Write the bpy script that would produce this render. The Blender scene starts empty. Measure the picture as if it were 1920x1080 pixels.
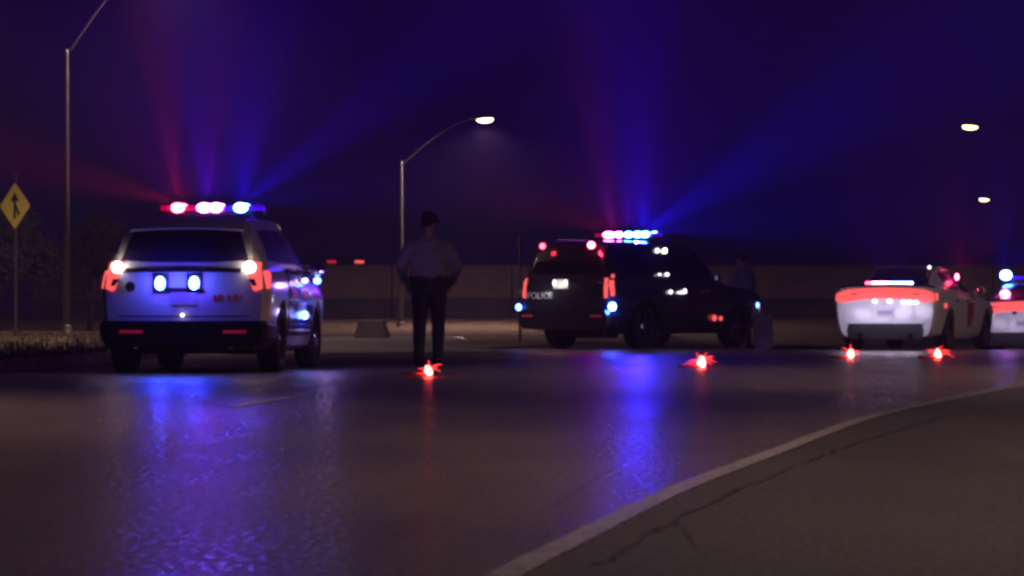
import bpy, bmesh, math, random
from mathutils import Vector, Matrix
from mathutils.bvhtree import BVHTree
random.seed(7)
R = math.radians
S = bpy.context.scene
C = S.collection

# ------------------------------------------------------------------ camera
F = 7040.0 / 1920.0          # focal length in picture widths
HC = 0.75                    # camera height
HY = 577.0                   # horizon row of the 1080 px tall picture
cd = bpy.data.cameras.new("camera"); cam = bpy.data.objects.new("camera", cd); C.objects.link(cam)
cd.sensor_width = 36.0; cd.lens = 36.0 * F
cam.location = (0, 0, HC)
cam.rotation_euler = (R(90) + math.atan((HY - 540) / 7040.0), 0, 0)
cd.clip_start = 0.1; cd.clip_end = 3000
cd.dof.use_dof = True; cd.dof.focus_distance = 52.0; cd.dof.aperture_fstop = 9.0
S.camera = cam

# ------------------------------------------------------------------ night sky and exposure
W = bpy.data.worlds.new("World"); S.world = W; W.use_nodes = True
wn, wl = W.node_tree.nodes, W.node_tree.links
bg = wn["Background"]
tc = wn.new("ShaderNodeTexCoord"); sx = wn.new("ShaderNodeSeparateXYZ"); cr = wn.new("ShaderNodeValToRGB")
wl.new(tc.outputs["Generated"], sx.inputs[0]); wl.new(sx.outputs["Z"], cr.inputs[0]); wl.new(cr.outputs[0], bg.inputs[0])
cr.color_ramp.elements[0].position = 0.0; cr.color_ramp.elements[0].color = (0.0012, 0.0007, 0.0165, 1)
cr.color_ramp.elements[1].position = 0.5; cr.color_ramp.elements[1].color = (0.0006, 0.0007, 0.0075, 1)
bg.inputs[1].default_value = 1.0
S.view_settings.view_transform = 'Standard'; S.view_settings.look = 'None'
S.view_settings.exposure = 0.0; S.view_settings.gamma = 1.0; S.view_settings.use_curve_mapping = False
S.render.engine = 'CYCLES'
S.cycles.use_denoising = True
S.cycles.pixel_filter_type = 'BLACKMAN_HARRIS'; S.cycles.filter_width = 3.0
S.cycles.max_bounces = 5; S.cycles.volume_bounces = 1; S.cycles.diffuse_bounces = 2; S.cycles.glossy_bounces = 3
S.cycles.sample_clamp_indirect = 3.0
S.cycles.volume_step_rate = 4.0

LAMP_COL = (1.0, 0.66, 0.56)     # tint the street lamps have in the picture

# ------------------------------------------------------------------ helpers
def px(x, y):
    """pixel of the 1920 x 1080 picture on the flat ground -> world X, Y"""
    d = 7040.0 * HC / (y - HY)
    return ((x - 960.0) * d / 7040.0, d)
def sm(t):
    t = min(1.0, max(0.0, t)); return t * t * (3 - 2 * t)
def gz(x, y):
    """height of the ground: it falls away a little under the far right hand cars"""
    return -0.24 * sm((y - 66.0) / 14.0) * sm((x - 3.5) / 3.0)

def mat(name, col, rough=0.6, metal=0.0, emit=None, es=1.0, var=0.0, scale=8.0, bump=0.0, bscale=60.0, coat=0.0, spec=0.5):
    m = bpy.data.materials.new(name); m.use_nodes = True
    n, l = m.node_tree.nodes, m.node_tree.links; b = n["Principled BSDF"]
    b.inputs["Base Color"].default_value = (*col, 1); b.inputs["Roughness"].default_value = rough
    b.inputs["Metallic"].default_value = metal; b.inputs["Coat Weight"].default_value = coat
    b.inputs["Coat Roughness"].default_value = 0.08; b.inputs["Specular IOR Level"].default_value = spec
    if emit: b.inputs["Emission Color"].default_value = (*emit, 1); b.inputs["Emission Strength"].default_value = es
    if var > 0 or bump > 0: t = n.new("ShaderNodeTexCoord")
    if var > 0:
        no = n.new("ShaderNodeTexNoise"); no.inputs["Scale"].default_value = scale; no.inputs["Detail"].default_value = 6
        l.new(t.outputs["Object"], no.inputs["Vector"])
        mr = n.new("ShaderNodeMapRange"); mr.inputs[1].default_value = 0.3; mr.inputs[2].default_value = 0.7
        mr.inputs[3].default_value = 1 - var; mr.inputs[4].default_value = 1 + var
        l.new(no.outputs[0], mr.inputs[0])
        vm = n.new("ShaderNodeVectorMath"); vm.operation = 'SCALE'; vm.inputs[0].default_value = col
        l.new(mr.outputs[0], vm.inputs["Scale"]); l.new(vm.outputs[0], b.inputs["Base Color"])
    if bump > 0:
        nb = n.new("ShaderNodeTexNoise"); nb.inputs["Scale"].default_value = bscale; nb.inputs["Detail"].default_value = 4
        l.new(t.outputs["Object"], nb.inputs["Vector"])
        bp = n.new("ShaderNodeBump"); bp.inputs["Strength"].default_value = bump; bp.inputs["Distance"].default_value = 0.02
        l.new(nb.outputs[0], bp.inputs["Height"]); l.new(bp.outputs[0], b.inputs["Normal"])
    return m

def link(name, me, material=None, parent=None, smooth=False):
    o = bpy.data.objects.new(name, me); C.objects.link(o)
    if material is not None:
        for mm in (material if isinstance(material, (list, tuple)) else [material]): me.materials.append(mm)
    if parent is not None: o.parent = parent
    if smooth: me.polygons.foreach_set("use_smooth", [True] * len(me.polygons))
    return o
def obj(name, bm, material=None, parent=None, smooth=False, recalc=True):
    me = bpy.data.meshes.new(name)
    if recalc: bmesh.ops.recalc_face_normals(bm, faces=bm.faces)
    bm.to_mesh(me); bm.free()
    return link(name, me, material, parent, smooth)
def tag(o, label, cat, group=None):
    o['label'] = label; o['category'] = cat
    if group: o['group'] = group
    return o
def thing(name, label, cat, loc=(0, 0, 0), rz=0.0, group=None):
    o = bpy.data.objects.new(name, None); C.objects.link(o); o.empty_display_size = 0.2
    o.location = loc; o.rotation_euler = (0, 0, rz); return tag(o, label, cat, group)
def struct(o, kind='structure'): o['kind'] = kind; return o
def copy_tree(o, parent=None):
    c = o.copy(); C.objects.link(c); c.parent = parent
    for ch in list(o.children): copy_tree(ch, c)
    return c

def box(bm, c, s, rot=None, bevel=0.0):
    M = Matrix.Translation(c) @ (rot.to_4x4() if rot else Matrix()) @ Matrix.Diagonal((*s, 1))
    r = bmesh.ops.create_cube(bm, size=1.0, matrix=M)
    if bevel > 0:
        es = {e for v in r['verts'] for e in v.link_edges}
        bmesh.ops.bevel(bm, geom=list(es), offset=bevel, segments=2, affect='EDGES', profile=0.5)
def tube(bm, pts, radii, n=10, sx_=1.0, ax=None, cap=True):
    """tapered tube through pts; radii a number or a list; rings may be flattened along ax"""
    pts = [Vector(p) for p in pts]
    if not isinstance(radii, (list, tuple)): radii = [radii] * len(pts)
    rings = []
    ref = None
    for i, p in enumerate(pts):
        d = (pts[min(i + 1, len(pts) - 1)] - pts[max(i - 1, 0)]).normalized()
        if ref is None: ref = Vector((1, 0, 0)) if abs(d.x) < 0.9 else Vector((0, 1, 0))
        u = (ref - d * ref.dot(d)).normalized(); v = d.cross(u); ref = u
        rings.append([bm.verts.new(p + (u * math.cos(2 * math.pi * k / n) * sx_ + v * math.sin(2 * math.pi * k / n)) * radii[i]) for k in range(n)])
    for a, b in zip(rings, rings[1:]):
        for k in range(n): bm.faces.new((a[k], a[(k + 1) % n], b[(k + 1) % n], b[k]))
    if cap: bm.faces.new(rings[0][::-1]); bm.faces.new(rings[-1])
def lathe(bm, prof, n=28, axis='X', c=(0, 0, 0), closed=False):
    rings = []
    for r, h in prof:
        ring = []
        for k in range(n):
            a = 2 * math.pi * k / n
            p = {'X': (h, r * math.cos(a), r * math.sin(a)), 'Z': (r * math.cos(a), r * math.sin(a), h), 'Y': (r * math.cos(a), h, r * math.sin(a))}[axis]
            ring.append(bm.verts.new(Vector(p) + Vector(c)))
        rings.append(ring)
    pairs = list(zip(rings, rings[1:])) + ([(rings[-1], rings[0])] if closed else [])
    for a, b in pairs:
        for k in range(n): bm.faces.new((a[k], a[(k + 1) % n], b[(k + 1) % n], b[k]))
    if not closed: bm.faces.new(rings[0][::-1]); bm.faces.new(rings[-1])
def ellipsoid(bm, c, r, rot=None, u=14, v=10):
    M = Matrix.Translation(c) @ (rot.to_4x4() if rot else Matrix()) @ Matrix.Diagonal((*r, 1))
    bmesh.ops.create_uvsphere(bm, u_segments=u, v_segments=v, radius=1.0, matrix=M)
def sheet(name, polys, material, parent=None):
    bm = bmesh.new()
    for p in polys: bm.faces.new([bm.verts.new(q) for q in p])
    return obj(name, bm, material, parent, recalc=False)
def strip(name, center, width, z, material, parent=None):
    """flat strip following a centre line on the ground, lifted z"""
    bm = bmesh.new(); prev = None
    P = [Vector((a, b)) for a, b in center]
    for i, p in enumerate(P):
        d = (P[min(i + 1, len(P) - 1)] - P[max(i - 1, 0)]).normalized(); nrm = Vector((d.y, -d.x))
        w = width(i) if callable(width) else width
        a, b = p - nrm * w / 2, p + nrm * w / 2
        cur = (bm.verts.new((a.x, a.y, gz(*a) + z)), bm.verts.new((b.x, b.y, gz(*b) + z)))
        if prev: bm.faces.new((prev[0], prev[1], cur[1], cur[0]))
        prev = cur
    return obj(name, bm, material, parent, recalc=False)
def smooth_line(pts, n=12):
    out = []
    for i in range(len(pts) - 1):
        p0, p1, p2, p3 = [Vector(pts[min(max(j, 0), len(pts) - 1)]) for j in (i - 1, i, i + 1, i + 2)]
        for k in range(n):
            t = k / n
            out.append(tuple(0.5 * ((2 * p1) + (p2 - p0) * t + (2 * p0 - 5 * p1 + 4 * p2 - p3) * t * t + (3 * p1 - p0 - 3 * p2 + p3) * t ** 3)))
    out.append(tuple(pts[-1])); return out
def text(name, body, size, material, parent, loc, rot, extrude=0.002):
    cu = bpy.data.curves.new(name, 'FONT'); cu.body = body; cu.size = size; cu.extrude = extrude
    cu.align_x = 'CENTER'; cu.align_y = 'CENTER'; cu.space_character = 1.08
    q = bpy.data.objects.new('t', cu); me = bpy.data.meshes.new_from_object(q); bpy.data.objects.remove(q); me.materials.clear()
    o = link(name, me, material)
    o.parent = parent; o.location = loc; o.rotation_euler = rot; return o
def spot(parent, loc, direction, power, col, size, blend=1.0, radius=0.03, name="beam"):
    l = bpy.data.lights.new(name, 'SPOT'); l.energy = power; l.color = col; l.spot_size = R(size); l.spot_blend = blend
    l.shadow_soft_size = radius
    o = bpy.data.objects.new(name, l); C.objects.link(o); o.parent = parent; o.location = loc
    o.rotation_euler = Vector(direction).normalized().to_track_quat('-Z', 'Y').to_euler(); return o
def point(parent, loc, power, col, radius=0.04, name="glow"):
    l = bpy.data.lights.new(name, 'POINT'); l.energy = power; l.color = col; l.shadow_soft_size = radius
    o = bpy.data.objects.new(name, l); C.objects.link(o); o.parent = parent; o.location = loc; return o

# ------------------------------------------------------------------ materials
def asphalt(name, col, rough, wet):
    m = bpy.data.materials.new(name); m.use_nodes = True
    n, l = m.node_tree.nodes, m.node_tree.links; b = n["Principled BSDF"]
    g = n.new("ShaderNodeNewGeometry")
    def noise(scale, detail, vec=None, r=0.6):
        t = n.new("ShaderNodeTexNoise"); t.inputs["Scale"].default_value = scale; t.inputs["Detail"].default_value = detail; t.inputs["Roughness"].default_value = r
        l.new(vec or g.outputs["Position"], t.inputs["Vector"]); return t.outputs[0]
    def mrange(v, a, b_, c, d):
        t = n.new("ShaderNodeMapRange"); l.new(v, t.inputs[0])
        for i, x in enumerate((a, b_, c, d)): t.inputs[i + 1].default_value = x
        return t.outputs[0]
    def math_(op, a, b_):
        t = n.new("ShaderNodeMath"); t.operation = op
        for i, x in enumerate((a, b_)):
            if isinstance(x, float): t.inputs[i].default_value = x
            else: l.new(x, t.inputs[i])
        return t.outputs[0]
    mp = n.new("ShaderNodeMapping"); mp.inputs["Scale"].default_value = (1.0, 0.16, 1.0); l.new(g.outputs["Position"], mp.inputs["Vector"])
    big = noise(0.55, 4, mp.outputs[0]); fine = noise(55, 3); patch = noise(0.22, 3)
    v = math_('MULTIPLY', mrange(big, 0.3, 0.7, 0.72, 1.28), mrange(fine, 0.3, 0.7, 0.45, 1.55))
    v = math_('MULTIPLY', v, mrange(patch, 0.3, 0.7, 0.85, 1.15))
    vm = n.new("ShaderNodeVectorMath"); vm.operation = 'SCALE'; vm.inputs[0].default_value = col
    l.new(v, vm.inputs["Scale"]); l.new(vm.outputs[0], b.inputs["Base Color"])
    mp2 = n.new('ShaderNodeMapping'); mp2.inputs['Scale'].default_value = (1.0, 0.35, 1.0); l.new(g.outputs['Position'], mp2.inputs['Vector'])
    l.new(math_('ADD', mrange(noise(1.1, 4, mp.outputs[0]), 0.35, 0.65, rough - wet * .6, rough + wet * 0.6), mrange(noise(30, 2, mp2.outputs[0]), 0.40, 0.62, -wet * 1.3, wet * 1.8)), b.inputs['Roughness'])
    b.inputs['Specular IOR Level'].default_value = 0.4
    vo = n.new("ShaderNodeTexVoronoi"); vo.inputs["Scale"].default_value = 26; l.new(g.outputs["Position"], vo.inputs["Vector"])
    vo2 = n.new('ShaderNodeTexVoronoi'); vo2.inputs['Scale'].default_value = 24; l.new(g.outputs['Position'], vo2.inputs['Vector'])
    h = math_('ADD', math_('ADD', vo.outputs[0], math_('MULTIPLY', fine, 2.4)), math_('MULTIPLY', vo2.outputs[0], 1.5))
    bp = n.new("ShaderNodeBump"); bp.inputs["Strength"].default_value = 0.45; bp.inputs["Distance"].default_value = 0.006
    l.new(h, bp.inputs["Height"]); l.new(bp.outputs[0], b.inputs["Normal"])
    return m
M_ROAD = asphalt("road asphalt", (0.142, 0.112, 0.094), 0.36, 0.08)
M_SHOULDER = asphalt("shoulder asphalt", (0.064, 0.054, 0.050), 0.80, 0.08)
M_CRACK = mat("crack filler", (0.012, 0.012, 0.012), 0.75)
def worn_paint():
    m = mat("worn white paint", (0.29, 0.27, 0.25), 0.55, var=0.25, scale=6, bump=0.2, bscale=90)
    n, l = m.node_tree.nodes, m.node_tree.links; b = n["Principled BSDF"]; out = n["Material Output"]
    tr = n.new("ShaderNodeBsdfTransparent"); mx = n.new("ShaderNodeMixShader"); no = n.new("ShaderNodeTexNoise")
    no.inputs["Scale"].default_value = 22; no.inputs["Detail"].default_value = 6; g = n.new("ShaderNodeNewGeometry")
    mr = n.new("ShaderNodeMapRange"); mr.inputs[1].default_value = 0.56; mr.inputs[2].default_value = 0.68
    l.new(g.outputs["Position"], no.inputs["Vector"]); l.new(no.outputs[0], mr.inputs[0]); l.new(mr.outputs[0], mx.inputs[0])
    l.new(b.outputs[0], mx.inputs[1]); l.new(tr.outputs[0], mx.inputs[2]); l.new(mx.outputs[0], out.inputs[0]); return m
M_PAINTLINE = worn_paint()
M_DASH = mat('lane paint', (.5, .47, .42), .6, var=.2, scale=9)
M_GRASS = mat("dry grass ground", (0.17, 0.125, 0.085), 0.95, var=0.45, scale=3, bump=0.9, bscale=14)
M_BLADE = mat("grass blades", (0.12, 0.10, 0.055), 0.8, var=0.4, scale=1.5)
M_CONC = mat("pale concrete", (0.42, 0.37, 0.33), 0.85, var=0.22, scale=3, bump=0.4, bscale=30)
M_APRON = mat("concrete apron", (0.13, 0.125, 0.13), 0.75, var=0.25, scale=1.2, bump=0.3, bscale=25)
M_WALL = mat("wall concrete", (0.50, 0.38, 0.32), 0.9, var=0.18, scale=1.5, bump=0.4, bscale=20)
M_WALLDARK = mat("stained base concrete", (0.15, 0.15, 0.18), 0.9, var=0.3, scale=1.2, bump=0.4, bscale=20)
M_STEEL = mat("galvanised steel", (0.22, 0.19, 0.18), 0.5, metal=0.6, var=0.15, scale=5)
M_BARK = mat("bark", (0.05, 0.035, 0.025), 0.95, var=0.4, scale=9, bump=0.6, bscale=30)
M_LEAF = mat("dark leaves", (0.018, 0.024, 0.012), 0.7, var=0.5, scale=0.8)
M_WHITE = mat("white car paint", (0.66, 0.66, 0.68), 0.28, var=0.05, scale=3, coat=0.8)
M_BLACKPAINT = mat("black car paint", (0.028, 0.022, 0.034), 0.25, var=0.1, scale=3, coat=0.9)
M_GLASS = mat("tinted window glass", (0.055, 0.03, 0.11), 0.35, spec=0.8)
M_GLASSD = mat('dark privacy glass', (0.006, 0.005, 0.012), 0.12, spec=0.8)
M_TRIM = mat("black plastic trim", (0.015, 0.015, 0.017), 0.5, var=0.1, scale=20)
M_TYRE = mat("tyre rubber", (0.018, 0.017, 0.017), 0.85, var=0.2, scale=20)
M_RIM = mat("steel rim", (0.10, 0.10, 0.11), 0.4, metal=0.7)
M_CAP = mat("chrome hub cap", (0.7, 0.7, 0.7), 0.15, metal=1.0)
M_CHROME = mat("chrome", (0.6, 0.6, 0.62), 0.12, metal=1.0)
M_REFL = mat("glowing red bumper reflector", (0.55, 0.02, 0.05), 0.25, emit=(0.5, 0.01, 0.08), es=0.28)  # reflector with its own glow in place of reflected light
M_PLATE = mat("licence plate", (0.55, 0.53, 0.60), 0.4, var=0.1, scale=30)
M_PLATEINK = mat("plate ink", (0.08, 0.08, 0.2), 0.5)
M_SHEET = mat("reflective white lettering", (0.8, 0.82, 0.82), 0.4)
def lamp(name, col, s): return mat(name, (0.02, 0.02, 0.02), 0.3, emit=col, es=s)
L_RED = lamp("red warning light", (1.0, 0.03, 0.06), 22)
L_REDB = lamp("bright red warning light", (1.0, 0.045, 0.12), 70)
L_BLUE = lamp("blue warning light", (0.06, 0.16, 1.0), 24)
L_BLUEB = lamp("bright blue warning light", (0.045, 0.16, 1.0), 110)
L_PINK = lamp("pink white warning light", (0.9, 0.12, 1.0), 60)
L_TAIL = lamp("tail light lens", (1.0, 0.105, 0.105), 1.2)
L_TAILD = lamp("dim tail light lens", (0.8, 0.03, 0.03), 0.6)
L_WHITE = lamp("white lamp", (1.0, 0.80, 0.62), 16)
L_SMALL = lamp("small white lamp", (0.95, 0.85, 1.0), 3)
L_STREET = lamp("street lamp lens", (1.0, 0.66, 0.26), 14)
L_FLAME = lamp("flare flame", (1.0, 0.07, 0.05), 42)
L_GLARESPIKE = lamp("flare glare spike", (1.0, 0.03, 0.025), 9)
L_DR = lamp('red deck light', (1.0, .06, .12), 14); L_DP = lamp('pink deck light', (1.0, .45, .7), 16); L_DB = lamp('blue deck light', (.25, .4, 1.0), 16)
L_STRIPB = lamp("blue lit stripe", (0.18, 0.3, 1.0), 1.6)
RED, BLUE, PURP = (1.0, 0.02, 0.10), (0.03, 0.01, 1.0), (0.18, 0.0, 1.0)

# ------------------------------------------------------------------ ground, road, verge
def grid(name, x0, x1, y0, y1, step, zf, material):
    bm = bmesh.new(); nx = max(1, int((x1 - x0) / step)); ny = max(1, int((y1 - y0) / step))
    V = [[bm.verts.new((x0 + (x1 - x0) * i / nx, y0 + (y1 - y0) * j / ny, 0)) for i in range(nx + 1)] for j in range(ny + 1)]
    for row in V:
        for v in row: v.co.z = zf(v.co.x, v.co.y)
    for j in range(ny):
        for i in range(nx): bm.faces.new((V[j][i], V[j][i + 1], V[j + 1][i + 1], V[j + 1][i]))
    return obj(name, bm, material, None, True, recalc=False)
struct(grid('road', -60, 60, -20, 100, 2.0, gz, M_ROAD))
struct(grid('ground', -400, 400, 99.95, 1400, 26.0, lambda x, y: -0.26 if y < 101 else -0.26, M_GRASS))
for nm, x0, x1, y0, y1 in (('ground_left', -400, -60, -20, 100), ('ground_right', 60, 400, -20, 100)):
    o = struct(grid(nm, x0, x1, y0, y1, 40.0, lambda x, y: -0.01, M_GRASS)); o.name = 'ground_field'
struct(grid('bank', -60, 60, 99.0, 124.6, 1.6, lambda x, y: 0.02 + 0.40 * sm((y - 99) / 25.0) + 0.03 * math.sin(x * 1.7 + y * 0.9) + gz(x, y) * (1 - sm((y - 99) / 8)), M_GRASS))

LINE = [px(950, 1080), px(1090, 1008), px(1215, 945), px(1300, 907), px(1450, 850), px(1600, 793), px(1700, 766), px(1800, 745), px(1920, 722)]
LINE = [(LINE[0][0] - 0.5, LINE[0][1] - 4)] + LINE + [(LINE[-1][0] + 2.2, LINE[-1][1] + 8)]
LC = smooth_line(LINE, 10)
struct(strip('edge_line', LC, 0.105, 0.008, M_PAINTLINE))
# the shoulder to the right of the edge line
bm = bmesh.new(); prev = None
for a, b in LC:
    cur = (bm.verts.new((a + 0.062, b, 0.004)), bm.verts.new((a + 30, b - 4, 0.004)))
    if prev: bm.faces.new((prev[0], prev[1], cur[1], cur[0]))
    prev = cur
struct(obj('shoulder', bm, M_SHOULDER, recalc=False))
rr = random.Random(3)
def crack(name, pts, w, jit):
    P = smooth_line(pts, 14); P = [(a + rr.uniform(-jit, jit), b + rr.uniform(-jit, jit)) for a, b in P]
    ws = [w * rr.uniform(0.25, 1.4) for _ in P]
    return struct(strip(name, P, lambda i: ws[i], 0.0085, M_CRACK))
crack('road_crack', [px(1120, 1066), px(1190, 1020), px(1330, 945), px(1460, 890), px(1560, 850), px(1640, 822), px(1730, 795), px(1800, 775)], 0.015, 0.028)
crack('road_crack', [px(1270, 980), px(1290, 1005), px(1305, 1030)], 0.007, 0.012)
crack('road_crack', [px(1560, 850), px(1660, 858), px(1800, 850), px(1920, 846)], 0.012, 0.016)
crack('road_crack', [px(1000, 972), px(1080, 925), px(1190, 850)], 0.006, 0.02)
struct(strip('lane_dash', smooth_line([px(437, 763), px(505, 751), px(597, 738)], 6), 0.13, 0.006, M_DASH))
struct(strip('lane_dash', smooth_line([px(760, 704), px(850, 697), px(905, 692)], 6), 0.10, 0.006, M_PAINTLINE))

EDGE = smooth_line([(-30, 22), (-12, 34), (-6.6, 41.5), (-5.4, 46.5), (-5.1, 52), (-4.9, 60), (-4.7, 72), (-4.7, 99.4)], 6)
bm = bmesh.new(); prev = None
for a, b in EDGE:
    cur = (bm.verts.new((a - 0.55, b + 0.25, 0.125)), bm.verts.new((-59.9, b + 12 if b < 87 else 99.4, 0.22)))
    if prev and prev[1].co != cur[1].co: bm.faces.new((prev[0], prev[1], cur[1], cur[0]))
    elif prev: bm.faces.new((prev[0], prev[1], cur[0]))
    prev = cur
struct(obj('verge', bm, M_GRASS))
# kerb: individual stones with joints
kerb = struct(bpy.data.objects.new('kerb', None)); C.objects.link(kerb)
acc = 0.0; start = 0; st = []
for i in range(1, len(EDGE)):
    A, B = Vector(EDGE[i - 1]), Vector(EDGE[i]); L = (B - A).length; n_ = max(1, round(L / 1.5))
    for k in range(n_): st.append((A.lerp(B, k / n_), A.lerp(B, (k + 1) / n_)))
km = None
for A, B in st:
    if A.y < 30 or A.y > 80: continue
    d = B - A; ang = math.atan2(d.y, d.x)
    if km is None:
        b_ = bmesh.new(); box(b_, (0, 0, 0.02), (1.0, 0.2, 0.22), bevel=0.02); km = bpy.data.meshes.new('kerb_stone'); b_.to_mesh(km); b_.free(); km.materials.append(M_CONC)
    o = bpy.data.objects.new('kerb_stone', km); C.objects.link(o); o.parent = kerb
    m_ = (A + B) / 2; o.location = (m_.x - 0.42, m_.y + 0.2, 0.01 + rr.uniform(-0.006, 0.006)); o.rotation_euler = (0, 0, ang); o.scale = (d.length - 0.012, 1, 1)
struct(strip('gutter', [(a - 0.15, b + 0.08) for a, b in EDGE if 28 < b < 82], 0.34, 0.004, M_APRON))
# pale concrete apron beyond the road, and dark grass islands
struct(sheet('apron', [[(-4.6, 60.5, 0.012), (-0.2, 63.2, 0.012), (-1.6, 99, 0.012), (-4.6, 99, 0.012)]], M_APRON))
struct(sheet('grass_island', [[(-0.6, 67.5, 0.03), (1.2, 75, 0.03), (2.5, 99, 0.03), (-1.3, 99, 0.03)],
                              [(1.4, 77, 0.03), (8, 92, -0.19), (8, 99, -0.19), (2.6, 99, 0.03)]], M_GRASS))
struct(strip('gutter_strip', smooth_line([(-4.6, 60.4), (-2.4, 61.6), (0.2, 63.1), (3.2, 63.4)], 6), 0.35, 0.016, M_CONC))
# grass blades on the verge
bm = bmesh.new()
for i in range(9000):
    t = rr.random(); y = 40 + 50 * t; ex = -5.0 - (max(0, 47 - y) * 0.28)
    x = ex - 0.7 - rr.random() ** 1.5 * 7
    h = rr.uniform(0.04, 0.13); w = rr.uniform(0.008, 0.02); a = rr.uniform(0, 3.14); lx, ly = rr.uniform(-.04, .04), rr.uniform(-.04, .04)
    dx, dy = math.cos(a) * w, math.sin(a) * w
    bm.faces.new([bm.verts.new(p) for p in ((x - dx, y - dy, 0.11), (x + dx, y + dy, 0.11), (x + lx, y + ly, 0.12 + h))])
for i in range(0):
    x = rr.uniform(-4.6, 9); y = rr.uniform(100, 122); z = 0.02 + 0.40 * sm((y - 99) / 25.0)
    h = rr.uniform(0.08, 0.25); w = rr.uniform(0.02, 0.04); a = rr.uniform(0, 3.14); dx, dy = math.cos(a) * w, math.sin(a) * w
    bm.faces.new([bm.verts.new(p) for p in ((x - dx, y - dy, z - .04), (x + dx, y + dy, z - .04), (x + rr.uniform(-.06, .06), y, z + h))])
struct(obj('grass', bm, M_BLADE, recalc=False), 'stuff')

# ------------------------------------------------------------------ highway wall, deck and the car on it
wall = thing('highway_wall', 'long tan concrete parapet wall across the back, above a darker base', 'wall', (0, 125, 0))
bmp = bmesh.new(); box(bmp, (0, 0, 0), (3.96, 0.22, 1.06), bevel=0.03); pm = bpy.data.meshes.new('panel'); bmp.to_mesh(pm); bmp.free(); pm.materials.append(M_WALL)
bmb = bmesh.new(); box(bmb, (0, 0, 0), (3.97, 0.34, 1.0), bevel=0.02); bmm = bpy.data.meshes.new('base_block'); bmb.to_mesh(bmm); bmb.free(); bmm.materials.append(M_WALLDARK)
for i in range(12):
    X = -14 + 4 * i
    for nm, me, z in (('panel', pm, 1.585), ('base_block', bmm, 0.55)):
        o = bpy.data.objects.new(nm, me); C.objects.link(o); o.parent = wall; o.location = (X, (0.0 if nm == 'panel' else -0.06) + rr.uniform(-.01, .01), z)
bm = bmesh.new(); box(bm, (8, 0, 2.14), (48, 0.34, 0.05), bevel=0.01); obj('coping', bm, M_WALL, wall)
struct(grid('highway', -60, 60, 125.4, 146, 10, lambda x, y: 1.25, M_ROAD))

# ------------------------------------------------------------------ concrete blocks
def conc_block(loc, w, d, h, label, taper=0.72, rz=0.0):
    bm = bmesh.new()
    prof = [(-w / 2, 0), (w / 2, 0), (w / 2, h * .18), (w / 2 * (taper + .1), h * .45), (w / 2 * taper, h), (-w / 2 * taper, h), (-w / 2 * (taper + .1), h * .45), (-w / 2, h * .18)]
    A = [bm.verts.new((x, -d / 2, z)) for x, z in prof]; B = [bm.verts.new((x, d / 2, z)) for x, z in prof]
    bm.faces.new(A); bm.faces.new(B[::-1])
    for i in range(8): bm.faces.new((A[i], B[i], B[(i + 1) % 8], A[(i + 1) % 8]))
    bmesh.ops.bevel(bm, geom=list(bm.edges), offset=0.012, segments=2, affect='EDGES')
    o = obj('concrete_block', bm, M_CONC); o.location = loc; o.rotation_euler = (0, 0, rz)
    return tag(o, label, 'concrete block')
conc_block((px(698, 634)[0], px(698, 634)[1], 0.02), 0.82, 2.4, 0.42, 'low sloped concrete barrier end on the pale apron beside the officer')
conc_block((4.75, 71.0, gz(4.75, 71)), 0.34, 0.34, 0.66, 'narrow concrete post standing just past the nose of the dark SUV', 0.95)

# ------------------------------------------------------------------ street lamps
def street_lamp(x, y, top, arm, label, power=0.0, group='street lamps along the road', lit=True, rise=0.95, spotsize=150, base=0.0):
    """arm: signed length of the mast arm along X"""
    t = thing('street_lamp', label, 'street lamp', (x, y, base), 0, group)
    bm = bmesh.new(); lathe(bm, [(0.19, 0), (0.19, 0.06), (0.13, 0.08), (0.13, 0.3), (0.10, 0.34)], 16, 'Z'); obj('base', bm, M_STEEL, t, True)
    bm = bmesh.new(); tube(bm, [(0, 0, 0.3), (0, 0, top * .5), (0, 0, top), (0, 0, top + 0.12)], [0.085, 0.068, 0.05, 0.045], 14); obj('pole', bm, M_STEEL, t, True)
    s = 1 if arm > 0 else -1; L = abs(arm)
    P = smooth_line([(0, 0, top - 0.02), (s * L * .35, 0, top + rise * .55), (s * L * .68, 0, top + rise * .95), (s * (L - .25), 0, top + rise * 1.08)], 6)
    bm = bmesh.new(); tube(bm, P, 0.028, 10); obj('mast_arm', bm, M_STEEL, t, True)
    z = top + rise * 1.08
    bm = bmesh.new(); ellipsoid(bm, (s * (L + .02), 0, z + 0.03), (0.36, 0.15, 0.085)); hd = obj('lamp_head', bm, M_STEEL, t, True)
    bm = bmesh.new(); ellipsoid(bm, (s * (L + .10), 0, z - 0.03), (0.25, 0.13, 0.10)); obj('lens', bm, L_STREET if lit else M_GLASS, hd, True)
    if power: spot(t, (s * (L + .1), 0, z - 0.16), (0, 0, -1), power, LAMP_COL, spotsize, 0.6, 0.12, 'street_light')
    return t
PW = 1000
street_lamp(-10.8, 91, 6.9, 2.6, 'tall street lamp pole beside the yellow merge sign, lamp cut off by the top edge', PW * 2.2, rise=2.3)
street_lamp(-3.25, 110, 4.95, 2.35, 'street lamp on a curved arm whose pole rises behind the officer', PW * 1.9, rise=1.25, spotsize=166)
street_lamp(17.2, 120, 5.6, -2.45, 'higher and larger of the two lit street lamps above the white sedans', PW * .12, rise=0.9, spotsize=110)
street_lamp(26.3, 190, 5.4, -2.3, 'lower and smaller of the two lit street lamps above the white sedans', PW * .12, rise=0.8)
street_lamp(-30.6, 300, 6.9, 1.2, 'tiny distant lit street lamp over the far tail light of the white SUV', 0, rise=0.6)
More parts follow.
